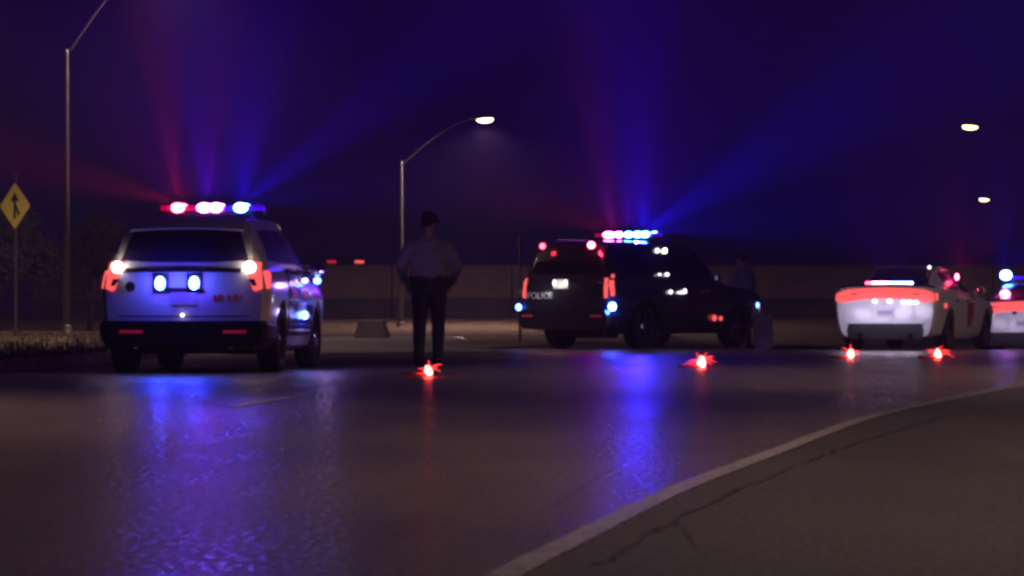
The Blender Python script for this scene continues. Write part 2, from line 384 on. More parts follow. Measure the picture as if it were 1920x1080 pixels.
# unseen street lamps, added to light the road, verge, sign and sedans
street_lamp(15.5, 40, 8.6, -4.5, 'unseen street lamp added beside the near road to light it', PW * 3.4, spotsize=132)
street_lamp(20.5, 62, 8.6, -3.5, 'unseen street lamp added beyond the white sedans to light their sides', PW * 2.2, spotsize=124)
street_lamp(-16.5, 69, 8.6, 3.5, 'unseen street lamp added on the verge to light the merge sign', PW * 5.0, spotsize=138)
street_lamp(12.0, 17, 8.6, -4.5, 'unseen street lamp added beside the camera to light the road', PW * 3.6, spotsize=132)
street_lamp(-15.0, 26, 8.6, 4.5, 'unseen street lamp added on the left verge to light the road', PW * 4.2, spotsize=106)

# ------------------------------------------------------------------ signs and posts
t = thing('merge_sign', 'yellow diamond sign with black merging arrow on a thin post', 'road sign', ((28 - 960) * 80 / 7040, 80, 0.12), R(-42))
bm = bmesh.new(); box(bm, (0, 0.03, 1.75), (0.05, 0.04, 3.5)); obj('post', bm, M_STEEL, t)
M_YEL = mat("reflective yellow", (0.92, 0.86, 0.14), 0.4, var=0.06, scale=4)
M_INK = mat("sign black", (0.012, 0.012, 0.012), 0.5)
def diamond(bm, c, h, th, r_=0.05):
    vs = []
    for k in range(4):
        a = math.pi / 2 * k; cx, cz = math.cos(a) * (h - r_ * 1.41), math.sin(a) * (h - r_ * 1.41)
        for q in (-.7, -.35, 0, .35, .7): vs.append((cx + math.cos(a + q) * r_, cz + math.sin(a + q) * r_))
    A = [bm.verts.new((c[0] + x, c[1] - th / 2, c[2] + z)) for x, z in vs]; B = [bm.verts.new((c[0] + x, c[1] + th / 2, c[2] + z)) for x, z in vs]
    bm.faces.new(A); bm.faces.new(B[::-1]); n = len(A)
    for i in range(n): bm.faces.new((A[i], B[i], B[(i + 1) % n], A[(i + 1) % n]))
SZ = 2.80
bm = bmesh.new(); diamond(bm, (0, 0, SZ), 0.50, 0.006); pl = obj('sign_face', bm, M_YEL, t)
def ink(bm, pts, y=-0.008, th=0.004):
    A = [bm.verts.new((x, y - th / 2, z)) for x, z in pts]; B = [bm.verts.new((x, y + th / 2, z)) for x, z in pts]
    bm.faces.new(A); bm.faces.new(B[::-1]); n = len(A)
    for i in range(n): bm.faces.new((A[i], B[i], B[(i + 1) % n], A[(i + 1) % n]))
bm = bmesh.new()
ink(bm, [(-.035, SZ - .27), (.035, SZ - .27), (.035, SZ + .10), (.13, SZ + .10), (0, SZ + .30), (-.13, SZ + .10), (-.035, SZ + .10)])
ink(bm, [(.10, SZ - .22), (.17, SZ - .17), (.037, SZ + .035), (.037, SZ - .06)])
obj('merge_arrow', bm, M_INK, pl)
t = thing('marker_post', 'thin grey post beside the left edge of the dark SUV', 'post', ((975 - 960) * 78 / 7040, 78, 0.03))
bm = bmesh.new(); tube(bm, [(0, 0, 0), (0, 0, 2.2)], 0.03, 8); obj('post', bm, M_STEEL, t, True)
bm = bmesh.new(); box(bm, (0, -0.04, 1.05), (0.05, 0.01, 0.12)); obj('reflector', bm, M_SHEET, t)

# ------------------------------------------------------------------ trees
def tree(x, y, h, r, label, seed, group='trees behind the verge'):
    q = random.Random(seed); t = thing('tree', label, 'tree', (x, y, 0.1), 0, group)
    bm = bmesh.new(); tube(bm, [(0, 0, -.1), (q.uniform(-.1, .1), 0, h * .3), (q.uniform(-.25, .25), q.uniform(-.2, .2), h * .62)], [h * .03, h * .022, h * .011], 9)
    tips = []
    for k in range(7):
        a = 6.28 * k / 7 + q.uniform(-.4, .4); z0 = h * q.uniform(.22, .5); e = Vector((math.cos(a) * r * q.uniform(.5, .85), math.sin(a) * r * q.uniform(.5, .85), z0 + h * q.uniform(.12, .4)))
        tube(bm, [(0, 0, z0), e * .5 + Vector((0, 0, z0 * .5 + .1)), e], [h * .012, h * .008, h * .003], 6); tips.append(e)
    obj('trunk', bm, M_BARK, t, True)
    tips += [Vector((q.uniform(-.4, .4) * r, q.uniform(-.4, .4) * r, h * q.uniform(.6, .92))) for _ in range(6)]
    bm = bmesh.new()
    for e in tips:
        cr_ = r * q.uniform(.35, .6)
        for _ in range(230):
            d = Vector((q.gauss(0, 1), q.gauss(0, 1), q.gauss(0, .8))); d = d.normalized() * cr_ * q.random() ** .4
            c = e + d; s = q.uniform(.05, .12); u = Vector((q.gauss(0, 1), q.gauss(0, 1), q.gauss(0, 1))).normalized(); v = u.orthogonal().normalized()
            bm.faces.new([bm.verts.new(c + u * s), bm.verts.new(c + v * s * .6), bm.verts.new(c - u * s), bm.verts.new(c - v * s * .6)])
    obj('crown', bm, M_LEAF, t, recalc=False)
tree(-13.6, 99.5, 3.2, 1.5, 'dark bushy tree at the left edge behind the sign post', 1)
tree(-11.6, 103, 2.9, 1.4, 'dark bushy tree directly behind the tall lamp pole', 2)
tree(-9.4, 101, 2.4, 1.3, 'low dark bushy tree between the tall lamp pole and the white SUV', 3)
tree(-16.0, 104, 3.6, 1.7, 'dark bushy tree partly cut off by the left edge of the picture', 4)
tree(9.3, 139, 0.9, 1.2, 'low dark bush beyond the wall left of the white sedan', 5)

# ------------------------------------------------------------------ vehicle body tools
def herm(tab, y):
    """smooth interpolation in a table of rows (y, a, b, ...)"""
    n = len(tab)
    if y <= tab[0][0]: return tab[0][1:]
    if y >= tab[-1][0]: return tab[-1][1:]
    i = max(k for k in range(n - 1) if tab[k][0] <= y)
    y0, y1 = tab[i][0], tab[i + 1][0]; t = (y - y0) / (y1 - y0); out = []
    for c in range(1, len(tab[0])):
        p0, p1 = tab[i][c], tab[i + 1][c]; sl = (p1 - p0) / (y1 - y0)
        m0 = ((p0 - tab[i - 1][c]) / (y0 - tab[i - 1][0]) if i else sl); m1 = ((tab[i + 2][c] - p1) / (tab[i + 2][0] - y1) if i + 2 < n else sl)
        m0 = 0 if m0 * sl <= 0 else min(abs((m0 + sl) / 2), 2.5 * abs(sl)) * (1 if sl > 0 else -1); m1 = 0 if m1 * sl <= 0 else min(abs((m1 + sl) / 2), 2.5 * abs(sl)) * (1 if sl > 0 else -1)
        h = y1 - y0
        out.append((2 * t**3 - 3 * t*t + 1) * p0 + (t**3 - 2 * t*t + t) * h * m0 + (-2 * t**3 + 3 * t*t) * p1 + (t**3 - t*t) * h * m1)
    return out
def loft(bm, rings):
    V = [[bm.verts.new(p) for p in r] for r in rings]; n = len(V[0])
    for a, b in zip(V, V[1:]):
        for k in range(n): bm.faces.new((a[k], a[(k + 1) % n], b[(k + 1) % n], b[k]))
    bm.faces.new(V[0][::-1]); bm.faces.new(V[-1])
def lower_body(tab, prof, ny=46):
    """tab rows: y, half width, sill z, top z, crown; prof: (fraction of width, fraction of height)"""
    bm = bmesh.new(); ys = sorted(set([r[0] for r in tab] + [tab[0][0] + (tab[-1][0] - tab[0][0]) * i / ny for i in range(ny + 1)]))
    ys = [y for i, y in enumerate(ys) if i == 0 or y - ys[i - 1] > 0.012]
    rings = []
    for y in ys:
        w, z0, z1, cr_ = herm(tab, y); half = [(w * a, z0 + (z1 - z0) * b + (cr_ * (1 - a * a) if b > .95 else 0)) for a, b in prof]
        ring = half + [(-x, z) for x, z in reversed(half) if x > 1e-6]
        rings.append([(x, y, z) for x, z in ring])
    loft(bm, rings); bmesh.ops.recalc_face_normals(bm, faces=bm.faces)
    return bm
def house(tab, ny=30):
    """greenhouse; rows: y, half width at belt, belt z, half width at roof, roof z"""
    bm = bmesh.new(); ys = [tab[0][0] + (tab[-1][0] - tab[0][0]) * i / ny for i in range(ny + 1)]; rings = []
    for y in ys:
        wb, zb, wr, zr = herm(tab, y); h = zr - zb; f = min(1, h / 0.3)
        rr_ = 0.09 * f
        half = [(0, zb - .06), (wb, zb - .06), (wb, zb), (wb + (wr - wb) * .45, zb + h * .45), (wr, zr - rr_), (wr - rr_ * .35, zr - rr_ * .32), (wr - rr_ * 1.1, zr - .004), (wr * .5, zr + .018 * f), (0, zr + .025 * f)]
        ring = half + [(-x, z) for x, z in reversed(half[1:-1])]
        rings.append([(x, y, z) for x, z in ring])
    loft(bm, rings); bmesh.ops.recalc_face_normals(bm, faces=bm.faces); return bm
def finish_body(name, lower, top, material, parent, arches, arch_r, w):
    me = bpy.data.meshes.new(name); lower.to_mesh(me); lower.free()
    o = link(name, me, material, parent)
    cb = bmesh.new()
    for (y, z) in arches:
        for s in (-1, 1):
            bmesh.ops.create_cone(cb, cap_ends=True, segments=36, radius1=arch_r, radius2=arch_r, depth=0.62,
                matrix=Matrix.Translation((s * (w - .15), y, z)) @ Matrix.Rotation(math.pi / 2, 4, 'Y'))
    cm = bpy.data.meshes.new('cut'); cb.to_mesh(cm); cb.free(); co = bpy.data.objects.new('cut', cm); C.objects.link(co)
    co.matrix_world = Matrix(); mod = o.modifiers.new('b', 'BOOLEAN'); mod.object = co; mod.operation = 'DIFFERENCE'; mod.solver = 'EXACT'
    mw = o.parent; o.parent = None
    dg = bpy.context.evaluated_depsgraph_get(); dg.update(); me2 = bpy.data.meshes.new_from_object(o.evaluated_get(dg))
    o.modifiers.clear(); o.data = me2; bpy.data.objects.remove(co); o.parent = mw
    bm = bmesh.new(); bm.from_mesh(me2); tm = bpy.data.meshes.new('t'); top.to_mesh(tm); top.free(); bm.from_mesh(tm)
    bmesh.ops.remove_doubles(bm, verts=bm.verts, dist=0.0004)
    bvh = BVHTree.FromBMesh(bm)
    bm.to_mesh(me2); bm.free(); me2.name = name
    me2.polygons.foreach_set("use_smooth", [True] * len(me2.polygons)); 
    try: me2.set_sharp_from_angle(angle=R(32))
    except Exception: pass
    return o, bvh
def patch(name, bvh, mode, top, bot, material, parent, off=0.006, rows=4, depth=0.012, sub=4):
    """thin shell laid on the body: top and bottom outline rows of points; mode R(ear) (x,z), F(ront) (x,z), S+ / S- side (y,z), T(op) (x,y)"""
    def dens(P): return [tuple(a + (b - a) * k / sub for a, b in zip(P[i], P[i + 1])) for i in range(len(P) - 1) for k in range(sub)] + [P[-1]]
    top, bot = dens(top), dens(bot); g = []
    for j in range(rows + 1):
        row = []
        for a, b in zip(top, bot):
            u, v = a[0] + (b[0] - a[0]) * j / rows, a[1] + (b[1] - a[1]) * j / rows
            o_, d_ = {'R': ((u, -3, v), (0, 1, 0)), 'F': ((u, 9, v), (0, -1, 0)), 'S+': ((3, u, v), (-1, 0, 0)), 'S-': ((-3, u, v), (1, 0, 0)), 'T': ((u, v, 4), (0, 0, -1))}[mode]
            hit, nrm, _, _ = bvh.ray_cast(Vector(o_), Vector(d_))
            if hit is None: hit = row[-1][0] if row else Vector(o_) * 0 + Vector((u, 0, v) if mode in 'RF' else (1 if mode == 'S+' else -1, u, v))
            D_ = Vector(d_)
            row.append((hit, D_))
        g.append(row)
    bm = bmesh.new(); A = [[bm.verts.new(h - d * off) for h, d in r] for r in g]; B = [[bm.verts.new(h + d * depth) for h, d in r] for r in g]
    nr, nc = len(A), len(A[0])
    for j in range(nr - 1):
        for i in range(nc - 1):
            bm.faces.new((A[j][i], A[j][i + 1], A[j + 1][i + 1], A[j + 1][i])); bm.faces.new((B[j][i], B[j + 1][i], B[j + 1][i + 1], B[j][i + 1]))
    for i in range(nc - 1):
        bm.faces.new((A[0][i], B[0][i], B[0][i + 1], A[0][i + 1])); bm.faces.new((A[-1][i], A[-1][i + 1], B[-1][i + 1], B[-1][i]))
    for j in range(nr - 1):
        bm.faces.new((A[j][0], A[j + 1][0], B[j + 1][0], B[j][0])); bm.faces.new((A[j][-1], B[j][-1], B[j + 1][-1], A[j + 1][-1]))
    return obj(name, bm, material, parent)
WHEELS = {}
def wheels(root, ys, r, w, half, cap=M_CAP):
    key = (r, w)
    for y in ys:
        for s in (1, -1):
            if key not in WHEELS:
                bm = bmesh.new(); h = w / 2
                lathe(bm, [(r * .62, -h * .8), (r * .80, -h), (r * .95, -h * .92), (r, -h * .7), (r, -h * .1), (r * .985, -h * .08), (r * .985, h * .08), (r, h * .1), (r, h * .7), (r * .95, h * .92), (r * .80, h), (r * .62, h * .8)], 40, 'X', closed=True)
                me = bpy.data.meshes.new('wheel'); bmesh.ops.recalc_face_normals(bm, faces=bm.faces); bm.to_mesh(me); bm.free(); me.materials.append(M_TYRE)
                me.polygons.foreach_set("use_smooth", [True] * len(me.polygons))
                bm = bmesh.new(); R0 = r * .66
                lathe(bm, [(R0, -h * .7), (R0, h * .72), (R0 * .93, h * .78), (R0 * .9, h * .5), (R0 * .86, h * .1), (0.02, h * .05), (0.02, -h * .3), (R0 * .85, -h * .4)], 36, 'X', closed=True)
                for k in range(5):
                    a = 2 * math.pi * k / 5; c = Vector((h * .42, math.cos(a) * R0 * .5, math.sin(a) * R0 * .5))
                    box(bm, c, (0.05, R0 * .30, R0 * .95), Matrix.Rotation(a - math.pi / 2, 3, 'X'), bevel=0.008)
                mr = bpy.data.meshes.new('rim'); bm.to_mesh(mr); bm.free(); mr.materials.append(M_RIM)
                bm = bmesh.new(); lathe(bm, [(0.085, h * .4), (0.08, h * .62), (0.05, h * .74), (0.005, h * .78)], 18, 'X'); mc = bpy.data.meshes.new('hub_cap')
                bmesh.ops.recalc_face_normals(bm, faces=bm.faces); bm.to_mesh(mc); bm.free(); mc.materials.append(cap)
                WHEELS[key] = (me, mr, mc)
            me, mr, mc = WHEELS[key]
            o = bpy.data.objects.new('wheel', me); C.objects.link(o); o.parent = root; o.location = (s * (half - w / 2), y, r); o.rotation_euler = (0, 0, 0 if s > 0 else math.pi)
            for nm, m_ in (('rim', mr), ('hub_cap', mc)):
                q = bpy.data.objects.new(nm, m_); C.objects.link(q); q.parent = o
def oval(name, c, r, material, parent):
    bm = bmesh.new(); ellipsoid(bm, c, r, u=14, v=8); return obj(name, bm, material, parent, True)
def housing(name, c, s, parent, material=None):
    bm = bmesh.new(); box(bm, c, s, bevel=min(s) * .2); return obj(name, bm, material or M_TRIM, parent)
def mirror_pair(root, y, z, half, material):
    for s in (1, -1):
        bm = bmesh.new(); ellipsoid(bm, (s * (half + .13), y, z), (0.125, 0.07, 0.085)); tube(bm, [(s * (half - .06), y + .02, z - .05), (s * (half + .06), y, z - .03)], 0.025, 8)
        m = obj('mirror', bm, material, root, True)
        bm = bmesh.new(); ellipsoid(bm, (s * (half + .13), y - .06, z), (0.105, 0.02, 0.068)); obj('mirror_glass', bm, M_CHROME, m, True)
def light_bar(root, y, z, width, modules, depth=0.30, cores=()):
    """modules: (x0, x1, lens material)"""
    bm = bmesh.new(); box(bm, (0, y, z), (width, depth, 0.045), bevel=0.015)
    for s in (-1, 1): box(bm, (s * width * .36, y, z - .045), (0.05, depth * .8, 0.07))
    lb = obj('light_bar', bm, M_TRIM, root)
    for x0, x1, m in modules:
        bm = bmesh.new(); box(bm, ((x0 + x1) / 2, y, z + .056), (x1 - x0 - .01, depth * .94, 0.066), bevel=0.02); obj('light_module', bm, m, lb)
    for x, rx, m in cores:
        for sy in (-1, 1): oval('lamp_core', (x, y + sy * depth * .50, z + .058), (rx, .03, .055), m, lb)
    return lb
L_CLEARR = mat("glowing red lens", (0.20, 0.01, 0.03), 0.15, emit=(1.0, 0.0, 0.2), es=0.35)  # lens without a lamp, given a faint glow of its own
L_CLEARB = mat("glowing blue lens", (0.02, 0.03, 0.30), 0.15, emit=(0.1, 0.0, 1.0), es=0.6)  # likewise a faint glow set in the lens

SUV_PROF = [(0, 0), (.84, 0), (.93, .05), (.965, .18), (.985, .36), (1.0, .58), (.995, .74), (.965, .90), (.90, .985), (.72, 1.0), (.38, 1.0), (0, 1.0)]
L_CLEARP = mat('glowing violet lens', (0.10, 0.01, 0.15), 0.15, emit=(.8, 0.02, 1.0), es=0.9)
# ------------------------------------------------------------------ white police SUV
X0, D0 = (345 - 960) * 43.0 / 7040.0, 43.0
suv = thing('police_suv', 'white police SUV seen from behind with red and blue roof light bar flashing', 'police SUV', (X0, D0, 0), R(-5.2))
lt = [(0.0, .90, .36, 1.16, 0), (0.05, .955, .34, 1.21, .0), (0.22, .985, .30, 1.235, .0), (0.9, 1.0, .26, 1.245, .0), (2.4, 1.0, .25, 1.22, .0), (3.5, 1.0, .25, 1.17, .02), (4.1, .99, .27, 1.10, .035), (4.6, .95, .30, 1.00, .04), (4.88, .84, .34, .88, .03), (5.0, .66, .40, .74, .02)]
ht = [(0.02, .90, 1.17, .80, 1.20), (0.12, .925, 1.19, .80, 1.46), (0.24, .935, 1.20, .76, 1.68), (0.42, .94, 1.21, .74, 1.765), (1.2, .945, 1.21, .735, 1.80), (2.2, .945, 1.20, .73, 1.80), (2.9, .94, 1.18, .70, 1.74), (3.3, .93, 1.16, .68, 1.58), (3.9, .90, 1.13, .74, 1.15)]
body, bv = finish_body('body', lower_body(lt, SUV_PROF), house(ht, 46), M_WHITE, suv, [(0.98, .40), (3.86, .40)], .44, 1.0)
wheels(suv, (0.98, 3.86), 0.385, 0.26, 0.99)
patch('rear_window', bv, 'R', [(-.62, 1.655), (-.3, 1.68), (.3, 1.68), (.62, 1.655)], [(-.74, 1.29), (-.3, 1.27), (.3, 1.27), (.74, 1.29)], M_GLASS, suv, rows=6)
patch('spoiler', bv, 'T', [(-.66, .20), (0, .20), (.66, .20)], [(-.66, .44), (0, .44), (.66, .44)], M_WHITE, suv, off=.03)
bm = bmesh.new(); tube(bm, [(.30, .25, 1.66), (.36, .1, 1.42)], .012, 6); obj('wiper', bm, M_TRIM, suv)
patch('trim_strip', bv, 'R', [(-.72, 1.205), (0, 1.215), (.66, 1.205)], [(-.72, 1.155), (0, 1.16), (.66, 1.155)], M_BLACKPAINT, suv, off=.012)
patch('tailgate_seam', bv, 'R', [(-.76, .660), (0, .655), (.76, .660)], [(-.76, .648), (0, .643), (.76, .648)], M_TRIM, suv, off=.002)
for s in (-1, 1):
    tl = patch('tail_light', bv, 'R', [(s * .70, 1.285), (s * .80, 1.29), (s * .885, 1.27)], [(s * .80, .96), (s * .83, .94), (s * .91, .97)], L_TAIL, suv, off=.02)
    patch('tail_light_side', bv, 'S+' if s > 0 else 'S-', [(.045, 1.17), (.15, 1.18), (.30, 1.17)], [(.045, .97), (.12, .97), (.17, 1.02)], L_TAIL, tl, off=.012)
    patch('dark_lens', bv, 'R', [(s * .75, 1.08), (s * .82, 1.08)], [(s * .80, 1.00), (s * .85, 1.00)], M_BLACKPAINT, tl, off=.026)
    oval('reverse_light', (s * .765, -.035, 1.215), (0.07, 0.03, 0.065), L_WHITE, suv)
    S_ = 'S+' if s > 0 else 'S-'
    patch('rear_quarter_window', bv, S_, [(.50, 1.64), (.9, 1.66), (1.25, 1.66)], [(.42, 1.30), (.9, 1.28), (1.25, 1.28)], M_GLASS, suv)
    patch('rear_door_window', bv, S_, [(1.36, 1.66), (1.8, 1.67), (2.2, 1.66)], [(1.36, 1.28), (1.8, 1.27), (2.2, 1.27)], M_GLASS, suv)
    patch('front_door_window', bv, S_, [(2.28, 1.66), (2.7, 1.64), (3.0, 1.56)], [(2.28, 1.27), (2.8, 1.25), (3.45, 1.24)], M_GLASS, suv)
    for y0, y1 in ((1.44, 2.28), (2.31, 3.36)):
        dr = patch('door', bv, S_, [(y0, 1.21), (y1 - .02, 1.19)], [(y0, .42), (y1, .42)], M_BLACKPAINT, suv, off=.010, rows=8)
        patch('door_handle', bv, S_, [(y0 + .06, 1.10), (y0 + .26, 1.10)], [(y0 + .06, 1.065), (y0 + .26, 1.065)], M_CHROME, dr, off=.035)
    patch('front_fender', bv, S_, [(3.40, 1.14), (3.9, 1.10), (4.45, 1.0)], [(3.40, .88), (3.86, .88), (4.45, .80)], M_BLACKPAINT, suv, off=.010)
# livery on the dark doors, its stripes also imitating reflected warning lights
liv = suv
M_LB = mat("blue livery and imitated light reflection", (0.05, 0.10, 0.8), 0.3)
M_LR = mat("red livery and imitated light reflection", (0.8, 0.05, 0.08), 0.3)
M_LW = mat("reflective white livery", (0.8, 0.8, 0.85), 0.3)
for (mode, y0, y1, z0, z1, m) in [('S+', 1.50, 2.26, 1.135, 1.16, M_LB), ('S+', 1.55, 2.2, 1.02, 1.06, M_LR), ('S+', 2.36, 3.3, 1.03, 1.075, M_LB), ('S+', 2.9, 3.35, 1.09, 1.13, M_LR),
                                  ('S+', 1.60, 2.05, .86, .98, M_LR), ('S+', 2.6, 2.95, .88, .96, M_LR), ('S+', 1.5, 3.32, .79, .83, M_LB), ('S+', 1.5, 3.3, .625, .67, M_LW),
                                  ('S+', 1.5, 3.25, .54, .565, M_LB), ('S+', 1.5, 3.25, .47, .495, M_LW)]:
    patch('livery_and_reflection_stripe', bv, mode, [(y0, z1), ((y0 + y1) / 2, z1), (y1, z1 - .01)], [(y0 + .05, z0), ((y0 + y1) / 2, z0), (y1, z0 - .01)], m, liv, off=.014, rows=1)
text('lettering', 'POLICE', .20, M_LW, suv, (1.018, 2.36, .735), (R(90), 0, R(90)), .001)
mirror_pair(suv, 3.15, 1.20, .95, M_BLACKPAINT)
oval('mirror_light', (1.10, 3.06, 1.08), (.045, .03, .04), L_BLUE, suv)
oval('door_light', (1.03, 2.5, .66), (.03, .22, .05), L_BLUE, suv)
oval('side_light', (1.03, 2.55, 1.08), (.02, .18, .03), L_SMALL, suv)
for c_, w_, k_ in (((1.30, 2.95, 1.12), 4, (.15, .12, 1)), ((1.28, 2.4, 1.10), 3.5, (1, .45, .75)), ((1.28, 2.4, .66), 3.5, (.35, .3, 1))): point(suv, c_, w_, k_, .05, 'livery_fill')  # added points that brighten the door livery
# black bumper and under body
bm = bmesh.new(); loft(bm, [[(x * k, y, z) for x, z in [(-.9, .30), (.9, .30), (.97, .40), (.985, .54), (.95, .60), (-.95, .60), (-.985, .54), (-.97, .40)]] for y, k in ((-.075, .93), (-.06, .97), (.0, 1.0), (.25, 1.02), (.5, 1.02))])
bp = obj('bumper', bm, M_TRIM, suv)
for s in (-1, 1):
    bm = bmesh.new(); box(bm, (s * .60, -.083, .475), (.27, .016, .035), bevel=.006); obj('bumper_reflector', bm, M_REFL, bp)  # reflector strip, made to glow by itself
    bm = bmesh.new(); tube(bm, [(s * .55, -.06, .31), (s * .55, .2, .31)], .035, 12); obj('exhaust_pipe', bm, M_CHROME, suv)
bm = bmesh.new(); box(bm, (0, 2.4, .27), (1.5, 4.0, .10)); box(bm, (0, .45, .30), (1.0, .5, .12)); tube(bm, [(-.8, .98, .37), (.8, .98, .37)], .06, 8); obj('chassis', bm, M_TRIM, suv)
pl = housing('licence_plate', (0, -.012, .86), (.31, .012, .155), suv, M_PLATE)
bm = bmesh.new(); box(bm, (0, -.03, .965), (.42, .05, .03), bevel=.008); obj('plate_garnish', bm, M_CHROME, suv)
for x in (-.27, .125):
    w_ = oval('warning_light', (x, -.045, 1.03), (.055, .03, .075), L_BLUEB, suv)
    housing('light_bezel', (x, -.02, 1.03), (.16, .03, .20), w_, M_TRIM)
oval('plate_light', (-.01, -.05, .665), (.022, .02, .022), L_SMALL, suv)
bm = bmesh.new(); lathe(bm, [(.06, 0), (.06, .008), (.045, .012)], 20, 'Y', (-.62, -.035, .99)); obj('badge', bm, M_CHROME, suv)
for k, xx in enumerate((.36, .42, .52, .60)): housing('red_marking', (xx, -.012, .86 + .01 * (k % 2)), (.035, .008, .07), suv, M_LR)
for s in (-1, 1): patch('headlight', bv, 'F', [(s * .60, .92), (s * .84, .90)], [(s * .60, .80), (s * .82, .78)], M_CHROME, suv)
LBZ = 1.885
light_bar(suv, 1.95, LBZ, 1.24, [(-.62, -.50, L_CLEARR), (-.50, -.31, L_CLEARR), (-.31, -.17, L_CLEARR), (-.17, .14, L_CLEARP), (.14, .27, L_CLEARB), (.27, .47, L_CLEARB), (.47, .62, L_CLEARB)],
          cores=[(-.40, .085, L_REDB), (-.08, .09, L_PINK), (.06, .08, L_PINK), (.36, .085, L_BLUEB)])
bm = bmesh.new(); tube(bm, [(-.35, 1.2, 1.79), (-.36, 1.1, 2.05)], .004, 5); obj('antenna', bm, M_TRIM, suv)

# ------------------------------------------------------------------ dark police SUV
dark = thing('police_suv', 'black police SUV parked at an angle with its right side and open rear corner in view', 'police SUV', (0.96, 68.0, 0), R(-36))
dark['label'] = 'black police SUV parked at an angle under a red and cyan roof light bar'
lt = [(0.0, .92, .42, 1.20, 0), (0.05, .985, .38, 1.25, 0), (0.3, 1.01, .34, 1.28, 0), (1.2, 1.02, .30, 1.28, 0), (2.8, 1.02, .30, 1.25, 0), (3.7, 1.02, .30, 1.20, .02), (4.4, 1.01, .32, 1.13, .04), (5.05, .98, .36, 1.06, .04), (5.25, .90, .42, .96, .03), (5.35, .80, .50, .86, .02)]
ht = [(0.02, .93, 1.22, .82, 1.25), (0.10, .95, 1.24, .82, 1.58), (0.20, .96, 1.25, .80, 1.84), (0.40, .96, 1.26, .79, 1.93), (1.3, .965, 1.26, .785, 1.96), (2.4, .965, 1.25, .78, 1.95), (3.1, .96, 1.23, .75, 1.88), (3.5, .95, 1.21, .74, 1.66), (3.95, .93, 1.18, .80, 1.20)]
b2, bv = finish_body('body', lower_body(lt, SUV_PROF), house(ht, 46), M_BLACKPAINT, dark, [(1.12, .42), (4.25, .42)], .47, 1.02)
wheels(dark, (1.12, 4.25), 0.405, 0.27, 1.01)
patch('rear_window', bv, 'R', [(-.66, 1.82), (0, 1.85), (.66, 1.82)], [(-.78, 1.36), (0, 1.34), (.78, 1.36)], M_GLASSD, dark, rows=6)
for s in (-1, 1):
    S_ = 'S+' if s > 0 else 'S-'
    tl = patch('tail_light', bv, 'R', [(s * .86, 1.29), (s * .925, 1.28)], [(s * .87, .92), (s * .935, .93)], L_TAIL, dark, off=.02)
    patch('tail_light_side', bv, S_, [(.04, 1.24), (.16, 1.25)], [(.04, .96), (.12, .96)], L_TAIL, tl, off=.012)
    patch('rear_quarter_window', bv, S_, [(.42, 1.80), (.9, 1.82), (1.42, 1.82)], [(.40, 1.36), (.9, 1.34), (1.42, 1.34)], M_GLASSD, dark)
    patch('rear_door_window', bv, S_, [(1.54, 1.82), (2.0, 1.82), (2.42, 1.82)], [(1.54, 1.34), (2.0, 1.33), (2.42, 1.33)], M_GLASSD, dark)
    patch('front_door_window', bv, S_, [(2.52, 1.82), (3.0, 1.79), (3.25, 1.70)], [(2.52, 1.33), (3.0, 1.31), (3.65, 1.30)], M_GLASSD, dark)
    for y0, y1 in ((1.62, 2.48), (2.51, 3.58)):
        dr = patch('door', bv, S_, [(y0, 1.26), (y1 - .02, 1.24)], [(y0, .46), (y1, .46)], M_BLACKPAINT, dark, off=.010, rows=8)
        patch('door_handle', bv, S_, [(y0 + .06, 1.14), (y0 + .28, 1.14)], [(y0 + .06, 1.10), (y0 + .28, 1.10)], M_CHROME, dr, off=.035)
    patch('running_board', bv, S_, [(1.60, .43), (3.6, .43)], [(1.60, .36), (3.6, .36)], M_TRIM, dark, off=.06, rows=1)
patch('sill_strip', bv, 'S+', [(1.64, .46), (3.6, .46)], [(1.64, .445), (3.6, .445)], M_CHROME, dark, off=.02, rows=1)
bm = bmesh.new(); loft(bm, [[(x * k, y, z) for x, z in [(-.9, .36), (.9, .36), (1.0, .46), (1.01, .62), (.97, .70), (-.97, .70), (-1.01, .62), (-1.0, .46)]] for y, k in ((-.11, .93), (-.09, .97), (.0, 1.0), (.3, 1.02), (.55, 1.02))])
bp = obj('bumper', bm, M_BLACKPAINT, dark)
for s in (-1, 1):
    bm = bmesh.new(); box(bm, (s * .76, -.115, .60), (.24, .016, .03), bevel=.006); obj('bumper_reflector', bm, M_REFL, bp)  # same self-glowing reflector strip
bm = bmesh.new(); box(bm, (0, 2.6, .33), (1.5, 4.2, .12)); box(bm, (.15, .4, .30), (1.2, .5, .20), bevel=.05); obj('chassis', bm, M_TRIM, dark)
pl = housing('licence_plate', (-.08, -.02, 1.18), (.33, .014, .17), dark, mat("lit licence plate", (0.75, 0.73, 0.66), 0.4, var=.25, scale=9))
for s in (-1, 1): oval('plate_light', (-.08 + s * .125, -.05, 1.20), (.03, .02, .055), L_SMALL, pl)
point(dark, (-.10, -.16, 1.16), 1.1, (1, .92, .85), .03, 'rear_fill')
point(dark, (-.50, -.22, 1.00), .8, (.9, .92, 1), .03, 'rear_fill')  # added points light the plate and the lettering
text('lettering', 'POLICE', .165, M_SHEET, dark, (-.56, -.012, .965), (R(90), 0, 0))
oval('warning_light', (-.50, .0, 1.87), (.055, .04, .05), L_RED, dark)
oval('warning_light', (.58, .0, 1.88), (.07, .05, .06), L_REDB, dark)
oval('warning_light', (1.04, .0, .77), (.075, .04, .07), L_BLUEB, dark)
oval('warning_light', (-1.0, -.05, .76), (.06, .04, .06), L_BLUE, dark)
oval('turn_light', (.97, .12, 1.32), (.035, .03, .04), L_TAIL, dark)
